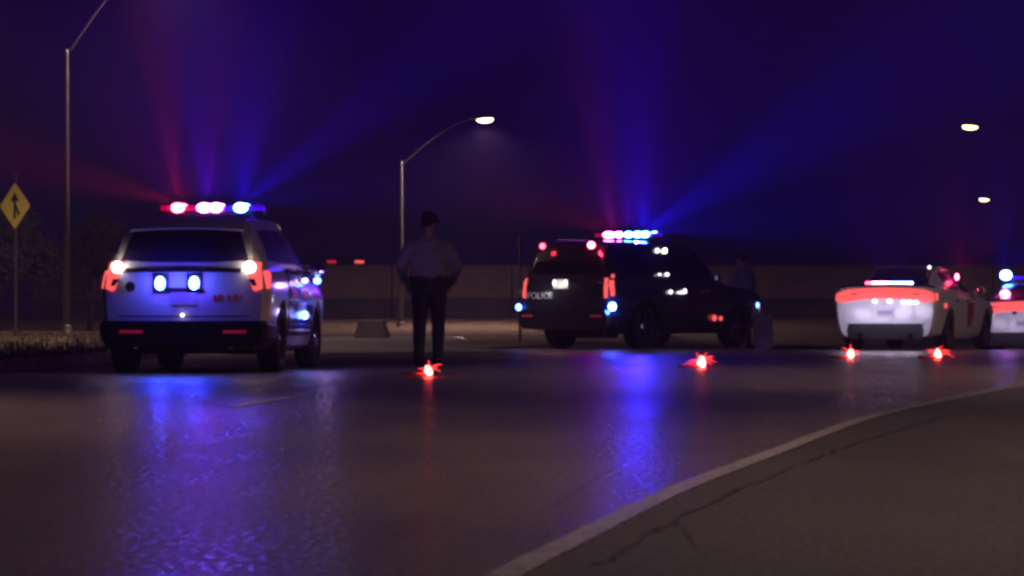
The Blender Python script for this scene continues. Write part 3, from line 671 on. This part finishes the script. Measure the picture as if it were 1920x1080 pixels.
for c, r_, m in [((.84, 1.75, 1.80), (.03, .06, .045), L_SMALL), ((.84, 2.0, 1.80), (.03, .05, .045), L_WHITE), ((.98, 1.62, 1.36), (.03, .04, .02), L_SMALL), ((.98, 1.86, 1.36), (.03, .06, .032), L_SMALL),
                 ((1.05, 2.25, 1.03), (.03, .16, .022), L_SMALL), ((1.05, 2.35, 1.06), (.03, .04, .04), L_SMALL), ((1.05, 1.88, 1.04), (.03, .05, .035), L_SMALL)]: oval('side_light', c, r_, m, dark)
oval('side_marker', (1.05, 3.35, .56), (.03, .07, .06), L_TAIL, dark); oval('side_marker', (1.05, 3.85 - .28, .55), (.03, .05, .045), L_TAIL, dark)
oval('fender_marker', (.98, 4.95, .80), (.03, .04, .05), L_BLUE, dark)
patch('front_reflector', bv, 'S+', [(4.75, .78), (4.86, .78)], [(4.75, .58), (4.86, .58)], M_SHEET, dark, off=.02)
for c, m in (((1.045, 3.05, 1.06), M_LR),): housing('red_marking', c, (.012, .26, .03), dark, m)
mirror_pair(dark, 3.30, 1.30, .98, M_BLACKPAINT)
for s in (-1, 1): patch('headlight', bv, 'F', [(s * .62, 1.0), (s * .86, .98)], [(s * .62, .84), (s * .84, .82)], M_CHROME, dark)
light_bar(dark, 2.05, 2.045, 1.36, [(-.68, -.52, L_CLEARR), (-.52, -.10, L_CLEARP), (-.10, .06, L_CLEARP), (.06, .30, L_CLEARB), (.30, .58, L_CLEARB), (.58, .68, L_CLEARB)],
          cores=[(-.34, .13, L_PINK), (-.12, .08, L_PINK), (.10, .09, L_BLUEB), (.30, .09, L_BLUEB), (.47, .09, L_BLUEB)])
bm = bmesh.new()
for s in (-1, 1): tube(bm, [(s * .68, .6, 1.95), (s * .69, .7, 2.0), (s * .69, 3.0, 1.99), (s * .67, 3.1, 1.93)], .018, 8)
obj('roof_rails', bm, M_TRIM, dark, True)

# ------------------------------------------------------------------ white police sedans
CH_PROF = [(0, 0), (.82, 0), (.90, .06), (.945, .20), (.975, .38), (1.0, .60), (1.0, .74), (.975, .88), (.92, .97), (.78, 1.0), (.4, 1.0), (0, 1.0)]
def sedan(name, label, x, y, z, rz, second=False):
    r0 = thing(name, label, 'police sedan', (x, y, z), rz, None)
    lt = [(0.0, .86, .25, 1.02, .02), (0.04, .90, .235, 1.10, .03), (0.16, .93, .23, 1.125, .03), (0.5, .945, .22, 1.12, .03), (1.1, .95, .22, 1.08, .01), (2.4, .945, .20, 1.00, .0), (3.4, .95, .20, .98, .03), (4.2, .945, .22, .93, .05), (4.7, .92, .26, .84, .04), (4.95, .82, .30, .72, .03), (5.06, .66, .36, .62, .02)]
    ht = [(0.62, .80, 1.08, .66, 1.09), (0.85, .83, 1.08, .62, 1.24), (1.15, .86, 1.06, .60, 1.38), (1.5, .87, 1.03, .59, 1.455), (2.2, .875, 1.0, .585, 1.48), (2.7, .87, .985, .58, 1.45), (3.1, .865, .98, .56, 1.31), (3.7, .83, .97, .62, .99)]
    bd, bv = finish_body('body', lower_body(lt, CH_PROF), house(ht, 44), M_WHITE, r0, [(1.02, .36), (4.07, .36)], .395, .95)
    wheels(r0, (1.02, 4.07), 0.35, 0.24, 0.94)
    patch('rear_window', bv, 'T', [(-.52, 1.36), (0, 1.38), (.52, 1.36)], [(-.60, .74), (0, .70), (.60, .74)], M_GLASS, r0, rows=6)
    # full width tail light band, bowed up in the middle
    tp = [(-.86, 1.015), (-.70, 1.075), (-.40, 1.10), (0, 1.115), (.40, 1.10), (.70, 1.075), (.86, 1.015)]
    bt = [(-.885, .86), (-.72, .845), (-.42, .90), (0, .915), (.42, .90), (.72, .845), (.885, .86)]
    tl = patch('tail_light', bv, 'R', tp, bt, L_TAIL, r0, off=.022)
    for s in (-1, 1):
        S_ = 'S+' if s > 0 else 'S-'
        patch('tail_light_side', bv, S_, [(.04, 1.0), (.14, 1.01)], [(.04, .88), (.08, .88)], L_TAIL, tl, off=.012)
        patch('dark_lens', bv, 'R', [(s * .50, 1.0), (s * .62, 1.0)], [(s * .50, .985), (s * .62, .985)], M_BLACKPAINT, tl, off=.03)
        patch('rear_door_window', bv, S_, [(1.45, 1.37), (1.8, 1.40), (2.15, 1.41)], [(1.25, 1.10), (1.8, 1.07), (2.15, 1.06)], M_GLASS, r0)
        patch('front_door_window', bv, S_, [(2.22, 1.41), (2.6, 1.39), (2.85, 1.32)], [(2.22, 1.06), (2.8, 1.04), (3.25, 1.03)], M_GLASS, r0)
        for y0, y1 in ((1.30, 2.16), (2.18, 3.24)):
            dr = patch('door', bv, S_, [(y0, .98), (y1, .95)], [(y0 + (.12 if y0 < 2 else 0), .30), (y1, .30)], M_WHITE, r0, off=.008, rows=8)
            patch('door_handle', bv, S_, [(y0 + .07, .90), (y0 + .26, .90)], [(y0 + .07, .865), (y0 + .26, .865)], M_CHROME, dr, off=.035)
    patch('deck_spoiler', bv, 'T', [(-.84, .09), (-.4, .05), (0, .04), (.4, .05), (.84, .09)], [(-.84, .22), (-.4, .20), (0, .20), (.4, .20), (.84, .22)], M_BLACKPAINT, r0, off=.022)
    # dark diffuser between the corners of the bumper
    bm = bmesh.new(); loft(bm, [[(x, y, z) for x, z in [(-.66, .20), (.66, .20), (.69, .34), (.66, .475), (-.66, .475), (-.69, .34)]] for y in (-.012, .5)])
    df = obj('diffuser', bm, M_TRIM, r0)
    bm = bmesh.new(); loft(bm, [[(x, y, z) for x, z in [(-.70, .50), (.70, .50), (.68, .475), (-.68, .475)]] for y in (-.03, .2)]); obj('bumper_lip', bm, M_WHITE, r0)
    for s in (-1, 1):
        bm = bmesh.new(); tube(bm, [(s * .45, -.05, .27), (s * .45, .25, .27)], .05, 14); obj('exhaust_pipe', bm, M_CHROME, r0)
    bm = bmesh.new(); box(bm, (0, 2.6, .24), (1.4, 4.0, .10)); obj('chassis', bm, M_TRIM, r0)
    pl = housing('licence_plate', (0, -.018, .67), (.31, .012, .16), r0, M_PLATE)
    for k in range(6): housing('plate_mark', (-.11 + .044 * k, -.026, .67), (.022, .004, .07), pl, M_PLATEINK)
    mirror_pair(r0, 3.0, 1.06, .89, M_WHITE)
    for s in (-1, 1): patch('headlight', bv, 'F', [(s * .60, .74), (s * .80, .72)], [(s * .60, .63), (s * .80, .62)], M_CHROME, r0)
    for xx, w_ in ((-.18, .045), (.09, .05), (.34, .05), (.45, .05), (.56, .05)): oval('plate_light', (xx, -.035, .875 - (.02 if xx > .2 else 0)), (w_, .02, .035), L_SMALL if not second else M_TRIM, r0)
    if 1:
        for xx in (-.55, -.18, .2, .58): point(r0, (xx, -.50, .72), 3 if second else 6, (.80, .70, 1.0), .16, 'rear_fill')  # points added behind the tail to brighten the white bumper
    bm = bmesh.new(); tube(bm, [(.02, 1.6, 1.46), (.02, 1.56, 1.62)], .012, 6); obj('antenna', bm, M_TRIM, r0)
    return r0, bv
c1, bv1 = sedan('police_sedan', 'whole white police sedan with a glowing full width tail light and lit deck light bar', 6.56, 66.0, -0.04, R(-19.5))
c1.location.z = gz(6.9, 67.0)
lb = housing('deck_light_bar', (.02, .30, 1.165), (.92, .10, .07), c1)
for x0, x1, m in ((-.42, -.30, L_DR), (-.30, .0, L_DP), (.0, .44, L_DB)):
    bm = bmesh.new(); box(bm, ((x0 + x1) / 2, .245, 1.17), (x1 - x0 - .004, .02, .085), bevel=.006); obj('light_module', bm, m, lb)
oval('side_window_light', (.82, 2.05, 1.31), (.03, .06, .055), L_REDB, c1)
oval('side_marker', (.96, .58, .79), (.02, .05, .05), L_TAIL, c1)
for y_, z_ in ((.35, .90), (1.9, .88), (2.9, .83)): oval('trim_glint', (.955, y_, z_), (.012, .03, .025), M_CHROME, c1).name = 'glint_bead'  # chrome beads put in as glints along the side
oval('roof_light', (.42, 1.6, 1.48), (.03, .03, .03), L_SMALL, c1)
M_CREST = mat("dark red door emblem", (0.35, 0.05, 0.05), 0.4)
em = patch('door_emblem', bv1, 'S+', [(2.32, .82), (2.6, .86), (2.88, .82)], [(2.42, .46), (2.6, .40), (2.78, .46)], M_CREST, c1, off=.014)
c2, bv2 = sedan('police_sedan', 'white police sedan cut off by the right edge under a blue roof light', 10.42, 76.5, -0.23, R(-12), True)
lbar = light_bar(c2, 2.0, 1.55, 1.2, [(-.6, -.42, L_CLEARB), (-.42, .1, L_CLEARB), (.1, .6, L_CLEARR)])
oval('beacon', (-.50, 1.85, 1.66), (.12, .08, .10), L_BLUEB, c2)
oval('warning_light', (-.42, .62, 1.26), (.10, .06, .085), L_REDB, c2)

# ------------------------------------------------------------------ far car on the highway
far = thing('car', 'distant dark car beyond the wall showing two red tail lights', 'car', (-5.95, 134, 1.25), R(20))
bm = bmesh.new(); loft(bm, [[(x * k, y, z) for x, z in [(-.8, .25), (.8, .25), (.9, .5), (.88, .9), (.7, 1.0 + h), (-.7, 1.0 + h), (-.88, .9), (-.9, .5)]] for y, k, h in ((0, .95, .0), (.2, 1, .38), (1.2, 1, .45), (2.4, 1, .42), (3.2, 1, .02), (4.3, .9, -.15))]); obj('body', bm, M_BLACKPAINT, far)
bm = bmesh.new(); loft(bm, [[(x, y, z) for x, z in [(-.62, 1.02), (.62, 1.02), (.5, 1.30), (-.5, 1.30)]] for y in (.02, .3)]); obj('rear_window', bm, M_GLASS, far)
for s, m in ((-1, L_TAILD), (1, L_TAIL)):
    bm = bmesh.new(); box(bm, (s * .52, -.02, 1.14), (.34, .05, .10), bevel=.02); obj('tail_light', bm, m, far)
wheels(far, (.75, 3.4), .32, .22, .88)

# ------------------------------------------------------------------ road flares
def flare(x, y, label, s=1.0, rz=0.4):
    t = thing('road_flare', label, 'road flare', (x, y, gz(x, y) + 0.004), rz, 'road flares burning on the road')
    bm = bmesh.new(); tube(bm, [(-.16, 0, .022), (.10, 0, .022)], .016, 12); obj('stick', bm, mat("flare paper", (.5, .04, .03), .7), t, True)
    bm = bmesh.new(); tube(bm, [(-.19, 0, .022), (-.155, 0, .022)], .019, 12); obj('cap', bm, M_TRIM, t, True)
    for i, a in enumerate((-.6, .6)): 
        bm = bmesh.new(); tube(bm, [(-.02, 0, .02), (-.02 + .05 * math.cos(a), .07 * (1 if i else -1), .0)], .004, 5); obj('wire_leg', bm, M_STEEL, t)
    q = random.Random(int(x * 977)); bm = bmesh.new()
    lathe(bm, [(.018 * s, .0), (.042 * s, .015 * s), (.052 * s, .045 * s), (.040 * s, .08 * s), (.018 * s, .11 * s), (.003, .13 * s)], 14, 'Z', (.13, 0, .015))
    for k in range(5):
        a = 6.28 * k / 5 + q.random(); lathe(bm, [(.010, 0), (.020 * s, .03), (.010, .06 * s), (.002, q.uniform(.08, .12) * s)], 8, 'Z', (.13 + math.cos(a) * .035 * s, math.sin(a) * .035 * s, q.uniform(0, .03)))
    fl = obj('flame', bm, L_FLAME, t, True)
    bm = bmesh.new()
    for k in range(int(20 * s)):
        d = Vector((q.gauss(0, 1), q.gauss(0, .6), abs(q.gauss(0, .8)) + .05)).normalized(); a0 = Vector((.13, 0, .06)); L = q.uniform(.06, .27) * s
        e = a0 + d * L; e.z = max(.004, e.z - L * L * 1.2)
        tube(bm, [a0 + d * .03, (a0 + d * L * .55), e], [.0035 * s, .0022 * s, .0005], 4)
    obj('glare_spikes', bm, L_GLARESPIKE, fl)  # glowing slivers shaped like starburst glare round the flame
    point(t, (.13, 0, .12), 2.5, (1.0, .05, .05), .05)
    return t
flare(px(805, 706)[0] - .13, px(805, 706)[1], 'road flare burning at the feet of the officer', .8)
flare(px(1317, 690)[0] - .13, px(1317, 690)[1], 'road flare burning on the road before the nose of the black SUV')
flare(px(1597, 673)[0] - .13, px(1597, 673)[1], 'road flare burning below the left corner of the white sedan')
flare(px(1760, 673)[0] - .13, px(1760, 673)[1], 'road flare burning below the right rear corner of the white sedan')

# ------------------------------------------------------------------ people
def limb(bm, pts, radii, ax=(1, 0, 0), flat=None, n=14):
    """closed tapered limb with round ends; flat = list of side scale factors along ax"""
    P = [Vector(p) for p in pts]; N = len(P); flat = flat or [1.0] * N; A = Vector(ax)
    seq = []
    d0 = (P[1] - P[0]).normalized(); d1 = (P[-1] - P[-2]).normalized()
    for a in (80, 55, 25): seq.append((P[0] - d0 * radii[0] * math.sin(R(a)), radii[0] * math.cos(R(a)), flat[0], d0))
    for i in range(N - 1):
        for k in range(5):
            t = k / 5; seq.append((P[i].lerp(P[i + 1], t), radii[i] + (radii[i + 1] - radii[i]) * sm(t), flat[i] + (flat[i + 1] - flat[i]) * sm(t), None))
    seq.append((P[-1], radii[-1], flat[-1], d1))
    for a in (25, 55, 80): seq.append((P[-1] + d1 * radii[-1] * math.sin(R(a)), radii[-1] * math.cos(R(a)), flat[-1], d1))
    rings = []
    for j, (p, r, f, d) in enumerate(seq):
        d = (seq[min(j + 1, len(seq) - 1)][0] - seq[max(j - 1, 0)][0]).normalized()
        u = (A - d * A.dot(d))
        u = u.normalized() if u.length > .05 else d.orthogonal().normalized()
        v = d.cross(u)
        rings.append([bm.verts.new(p + u * math.cos(2 * math.pi * k / n) * r * f + v * math.sin(2 * math.pi * k / n) * r) for k in range(n)])
    for a, b in zip(rings, rings[1:]):
        for k in range(n): bm.faces.new((a[k], a[(k + 1) % n], b[(k + 1) % n], b[k]))
    bm.faces.new(rings[0][::-1]); bm.faces.new(rings[-1])
M_SKIN = mat("skin", (0.30, 0.17, 0.12), 0.6, var=.1, scale=20)
M_SHIRT = mat("grey uniform shirt", (0.19, 0.215, 0.19), 0.85, var=.12, scale=14, bump=.5, bscale=12)
M_TROUS = mat("dark uniform trousers", (0.020, 0.020, 0.028), 0.85, var=.15, scale=12, bump=.5, bscale=10)
M_BOOT = mat("black leather", (0.012, 0.012, 0.012), 0.4)
M_HAT = mat("dark cap cloth", (0.018, 0.018, 0.030), 0.9)
def person(label, loc, rz, scale, J, head_turn, sleeve_z, shirt, trous, sleeve_to_wrist=False, bulk=1.0):
    t = thing('person', label, 'person', loc, rz); t.scale = (scale,) * 3
    bm = bmesh.new()
    # trunk
    limb(bm, [(0, 0, .93), (0, .0, 1.05), (0, .01, 1.18), (0, -.01, 1.36), (0, -.015, 1.47)], [.140, .155, .160, .150, .10], flat=[1.22 * bulk, 1.28 * bulk, 1.27 * bulk, 1.42 * bulk, 1.70])
    limb(bm, [(0, -.02, 1.44), (0, .0, 1.60)], [.075, .062])
    for s, ft, kn, an, toe in J['legs']:
        limb(bm, [(s * .095, 0, .94), kn, an], [.118, .082, .066], flat=[1.05, 1.0, 1.0])
        limb(bm, [(an[0], an[1] + .0, .055), toe], [.052, .042], flat=[1.0, 1.05])
        limb(bm, [an, (an[0], an[1], .06)], [.072, .062])
    for sh, el, wr in J['arms']:
        limb(bm, [sh, el, wr], [.082 * bulk, .062 * bulk, .038 * bulk])
        limb(bm, [(sh[0] * .55, sh[1], sh[2] + .015), sh], [.07, .072])
    for i, (pal, fing, thumb) in enumerate(J['hands']):
        wr = J['arms'][i][2]; limb(bm, [wr, pal], [.031, .036], ax=J['palm_ax'][i], flat=[1.0, .6])
        for f in fing: limb(bm, f, [.0115, .0105, .009], n=8)
        limb(bm, thumb, [.014, .012, .010], n=8)
    # head
    hq = Matrix.Rotation(head_turn, 3, 'Z') @ Matrix.Rotation(R(-14), 3, 'X'); hc = Vector((0, .02, 1.70))
    def H(x, y, z): return hc + hq @ Vector((x, y, z))
    ellipsoid(bm, H(0, -.005, .02), (.076, .096, .112), hq, 18, 14); ellipsoid(bm, H(0, .04, -.055), (.052, .052, .06), hq)
    ellipsoid(bm, H(0, .098, -.015), (.014, .020, .024), hq); 
    for s in (-1, 1): ellipsoid(bm, H(s * .078, -.005, -.01), (.010, .022, .032), hq)
    ellipsoid(bm, H(0, .088, -.058), (.024, .008, .008), hq)
    me = bpy.data.meshes.new('body'); bmesh.ops.recalc_face_normals(bm, faces=bm.faces); bm.to_mesh(me); bm.free()
    o = link('body', me, None, None); mod = o.modifiers.new('r', 'REMESH'); mod.mode = 'VOXEL'; mod.voxel_size = 0.0085; mod.use_smooth_shade = True
    m2 = o.modifiers.new('s', 'SMOOTH'); m2.factor = .5; m2.iterations = 3
    dg = bpy.context.evaluated_depsgraph_get(); me2 = bpy.data.meshes.new_from_object(o.evaluated_get(dg)); o.modifiers.clear(); o.data = me2; me2.name = 'body'
    me2.materials.clear()
    for m in (M_SKIN, shirt, trous, M_BOOT): me2.materials.append(m)
    hands = [h[0] for h in J['hands']]; arms = J['arms']
    def near_seg(p, a, b):
        a, b = Vector(a), Vector(b); t_ = max(0, min(1, (p - a).dot(b - a) / (b - a).length_squared)); return (p - a.lerp(b, t_)).length
    for f in me2.polygons:
        c = f.center; i = 1
        arm = any(near_seg(c, e, w) < .075 and near_seg(c, e, w) < abs(c.x) for s_, e, w in arms) and abs(c.x) > .2
        if c.z > 1.555: i = 0
        elif c.z < .11: i = 3
        elif any((c - Vector(h)).length < .13 and (c - Vector(w)).dot(Vector(h) - Vector(w)) > -.0004 for h, (s_, e, w) in zip(hands, arms)): i = 0
        elif arm: i = 1 if (sleeve_to_wrist or c.z > sleeve_z) else 0
        elif c.z < 1.03: i = 2
        f.material_index = i; f.use_smooth = True
    o.parent = t
    for s in (-1, 1):
        bm = bmesh.new(); ellipsoid(bm, H(s * .030, .083, .012), (.012, .008, .008), hq); obj('eye', bm, mat("eye", (.5, .5, .5), .2), t, True)
    bm = bmesh.new(); ellipsoid(bm, H(0, -.022, .035), (.083, .095, .105), hq, 18, 14); obj('hair', bm, mat("short dark hair", (.02, .014, .01), .9, bump=.8, bscale=60), t, True)
    bm = bmesh.new(); ellipsoid(bm, H(0, -.01, .085), (.092, .108, .070), hq, 20, 12); ellipsoid(bm, H(0, .105, .065), (.072, .075, .010), hq, 16, 8)
    obj('cap', bm, M_HAT, t, True)
    bm = bmesh.new(); limb(bm, [(0, -.115, 1.475), (0, -.10, 1.50)], [.02, .02]); bm.free()
    bm = bmesh.new(); prof = [(1.0, -.026), (1.03, -.02), (1.03, .02), (1.0, .026)]
    V = [[bm.verts.new((math.cos(2 * math.pi * k / 36) * .211 * bulk * a, math.sin(2 * math.pi * k / 36) * .168 * a + .003, 1.045 + h)) for k in range(36)] for a, h in prof]
    for a, b in zip(V, V[1:]):
        for k in range(36): bm.faces.new((a[k], a[(k + 1) % 36], b[(k + 1) % 36], b[k]))
    bl = obj('belt', bm, M_BOOT, t, True)
    return t, bl
def hand(w, p, s, curl=(0, .02, -.01)):
    """fingers from palm p hanging down and slightly curled; s side"""
    fs = []
    for k, (dy, L) in enumerate(((-.028, .060), (-.009, .074), (.010, .080), (.029, .070))):
        a = Vector((p[0], p[1] + dy * 1.0, p[2] - .025)); b = a + Vector((-s * .006, .004, -L * .55)); c = b + Vector((-s * .022, .008, -L * .42)); fs.append([a, b, c])
    th = [Vector((p[0] - s * .008, p[1] + .030, p[2] + .03)), Vector((p[0] - s * .018, p[1] + .055, p[2] - .005)), Vector((p[0] - s * .024, p[1] + .058, p[2] - .038))]
    return (p, fs, th)
wl_, wr_ = (-.295, .13, 1.01), (.290, .14, 1.02)
pl_, pr_ = (-.265, .18, .955), (.260, .19, .965)
J = {'legs': [(-1, 0, (-.115, .02, .50), (-.125, -.02, .10), (-.145, .13, .045)), (1, 0, (.110, .0, .50), (.105, -.03, .10), (.130, .12, .045))],
     'arms': [((-.215, -.02, 1.415), (-.340, -.045, 1.205), wl_), ((.215, -.02, 1.415), (.335, -.04, 1.20), wr_)],
     'hands': [hand(wl_, pl_, -1), hand(wr_, pr_, 1)], 'palm_ax': [(1, 0, 0), (1, 0, 0)]}
off, belt = person('officer seen from behind in grey shirt, dark trousers and duty belt standing on the road', (-1.07, 48.5, 0), R(2), 1.075, J, R(-38), 1.16, M_SHIRT, M_TROUS, True, 1.16)
for x, y, w, h, m in ((-.215, -.03, .06, .20, M_BOOT), (.215, -.03, .06, .16, M_BOOT), (-.12, -.145, .07, .07, M_BOOT), (.03, -.165, .055, .05, M_CHROME), (.12, -.15, .06, .09, M_BOOT)):
    bm = bmesh.new(); box(bm, (x, y, 1.045 - (h * .3 if h > .1 else 0)), (w, .05, h), bevel=.012)
    obj('holster' if h > .18 else 'belt_pouch' if m is M_BOOT else 'handcuffs', bm, m, belt)
bm = bmesh.new(); box(bm, (-.11, -.168, 1.05), (.045, .02, .03), bevel=.006); obj('radio_clip', bm, M_CHROME, belt)
wl_, wr_ = (-.20, .34, 1.10), (.30, .22, 1.0)
pl_, pr_ = (-.20, .39, 1.045), (.30, .26, .93)
J = {'legs': [(-1, 0, (-.11, .03, .50), (-.13, -.02, .10), (-.14, .12, .045)), (1, 0, (.11, .0, .50), (.12, -.05, .10), (.14, .10, .045))],
     'arms': [((-.215, -.02, 1.415), (-.28, .12, 1.19), wl_), ((.215, -.02, 1.415), (.34, .03, 1.20), wr_)],
     'hands': [hand(wl_, pl_, -1), hand(wr_, pr_, 1)], 'palm_ax': [(1, 0, 0), (1, 0, 0)]}
off2, _ = person('second officer standing beyond the nose of the black SUV, upper body above its bonnet', (4.58, 74.6, gz(4.58, 74.6)), R(40), 1.02, J, R(20), 1.16, M_SHIRT, M_TROUS, True)

# ------------------------------------------------------------------ added beams imitating lens glare, and light thrown by the warning lights
def beams(root, loc, items):
    """directions are world directions; the lamps ride on the vehicle"""
    q = Matrix.Rotation(-root.rotation_euler.z, 3, 'Z')
    for (d, p, col, size) in items:
        if p > 30 * K: p *= .046 * (1 if size < 20 else .40); size *= 2.9
        elif size > 140: p *= .7
        spot(root, loc, q @ Vector(d), p, col, size, 1.0, .03)
K = 1000.0     # watts; the beams are narrow
VIO = (.16, .01, 1.0)
# white SUV: red, violet and blue spots added above the bar stand in for lens glare
beams(suv, (-.42, 1.95, 2.0), [((-.13, 0, 1), 420 * K, RED, 9), ((-1, 0, .28), 330 * K, RED, 10), ((-.62, 0, .8), 60 * K, VIO, 26), ((0, -.2, 1), 1.6 * K, RED, 165)])
beams(suv, (-.05, 1.95, 2.0), [((-.12, 0, 1), 420 * K, VIO, 11), ((.10, 0, 1), 260 * K, (1, 0, .35), 6), ((.0, 0, 1), 60 * K, VIO, 44), ((0, -.2, 1), 2 * K, PURP, 168)])
beams(suv, (.36, 1.95, 2.0), [((-.10, 0, 1), 330 * K, BLUE, 11), ((.16, 0, 1), 420 * K, BLUE, 10), ((1, 0, .75), 560 * K, BLUE, 10), ((1, 0, .16), 150 * K, BLUE, 14), ((.45, 0, 1), 70 * K, VIO, 24), ((0, -.2, 1), 3 * K, BLUE, 165)])
for x, c_ in ((0, PURP), (.38, BLUE)): spot(suv, (x, 1.70, 1.98), (x * .4, -1, .5), 60, c_, 150, 1, .05)
beams(suv, (-.27, -.10, 1.03), [((.075, -1, -.115), 60, (.02, .01, 1), 26)]); beams(suv, (.125, -.10, 1.03), [((.075, -1, -.115), 60, (.02, .01, 1), 26)])
beams(suv, (.0, 1.70, 1.95), [((.085, -1, -.072), 25, (.03, .01, 1), 24)]); beams(suv, (.36, 1.70, 1.95), [((.085, -1, -.072), 25, (.03, .01, 1), 24)])
for x in (-.27, .125): point(suv, (x, -.16, 1.03), 5.5, (.08, .05, 1), .02)
# black SUV
beams(dark, (-.35, 2.05, 2.16), [((-.16, 0, 1), 330 * K, (1, .05, .45), 10), ((-1, 0, .34), 200 * K, RED, 14), ((-.6, 0, .7), 90 * K, RED, 20), ((0, -.2, 1), 2 * K, RED, 165)])
beams(dark, (.0, 2.05, 2.16), [((-.05, 0, 1), 300 * K, VIO, 14), ((0, -.2, 1), 2 * K, PURP, 165)])
beams(dark, (.35, 2.05, 2.16), [((-.04, 0, 1), 650 * K, BLUE, 13), ((.10, 0, 1), 200 * K, BLUE, 34), ((1, 0, .62), 950 * K, BLUE, 12), ((1, 0, .05), 280 * K, BLUE, 12), ((1, 0, .28), 260 * K, BLUE, 36), ((0, -.2, 1), 5 * K, BLUE, 168)])
beams(dark, (.35, 1.85, 2.12), [((-.03, -1, -.040), 1000, (.03, .01, 1), 34)]); beams(dark, (.58, -.02, 1.87), [((-.025, -1, -.035), 300, (1, .0, .08), 24)])
# the far sedans
beams(c2, (-.50, 1.85, 1.76), [((-.12, 0, 1), 120 * K, BLUE, 12), ((1, 0, .9), 120 * K, BLUE, 14), ((0, 0, 1), 1.5 * K, BLUE, 160)])
beams(c1, (.90, 2.05, 1.36), [((-.15, 0, 1), 60 * K, RED, 12), ((.8, 0, 1), 40 * K, RED, 14), ((0, 0, 1), 1.2 * K, RED, 160)])
beams(c1, (0, .2, 1.22), [((0, -.1, 1), 1.2 * K, (.5, 0, .6), 150)])

# ------------------------------------------------------------------ haze round everything, added so that the lamps glow in it
bm = bmesh.new(); box(bm, (0, 640, 8.5), (760, 1370, 19.5))
hz = obj('added_haze', bm, None); hz['kind'] = 'stuff'
hm = bpy.data.materials.new("added_haze"); hm.use_nodes = True; hn, hl = hm.node_tree.nodes, hm.node_tree.links
hn.remove(hn["Principled BSDF"]); pv = hn.new("ShaderNodeVolumePrincipled"); pv.inputs["Density"].default_value = 0.0012
pv.inputs["Color"].default_value = (.50, .35, 1, 1); pv.inputs["Anisotropy"].default_value = 0.0
hl.new(pv.outputs[0], hn["Material Output"].inputs["Volume"]); hz.data.materials.append(hm)
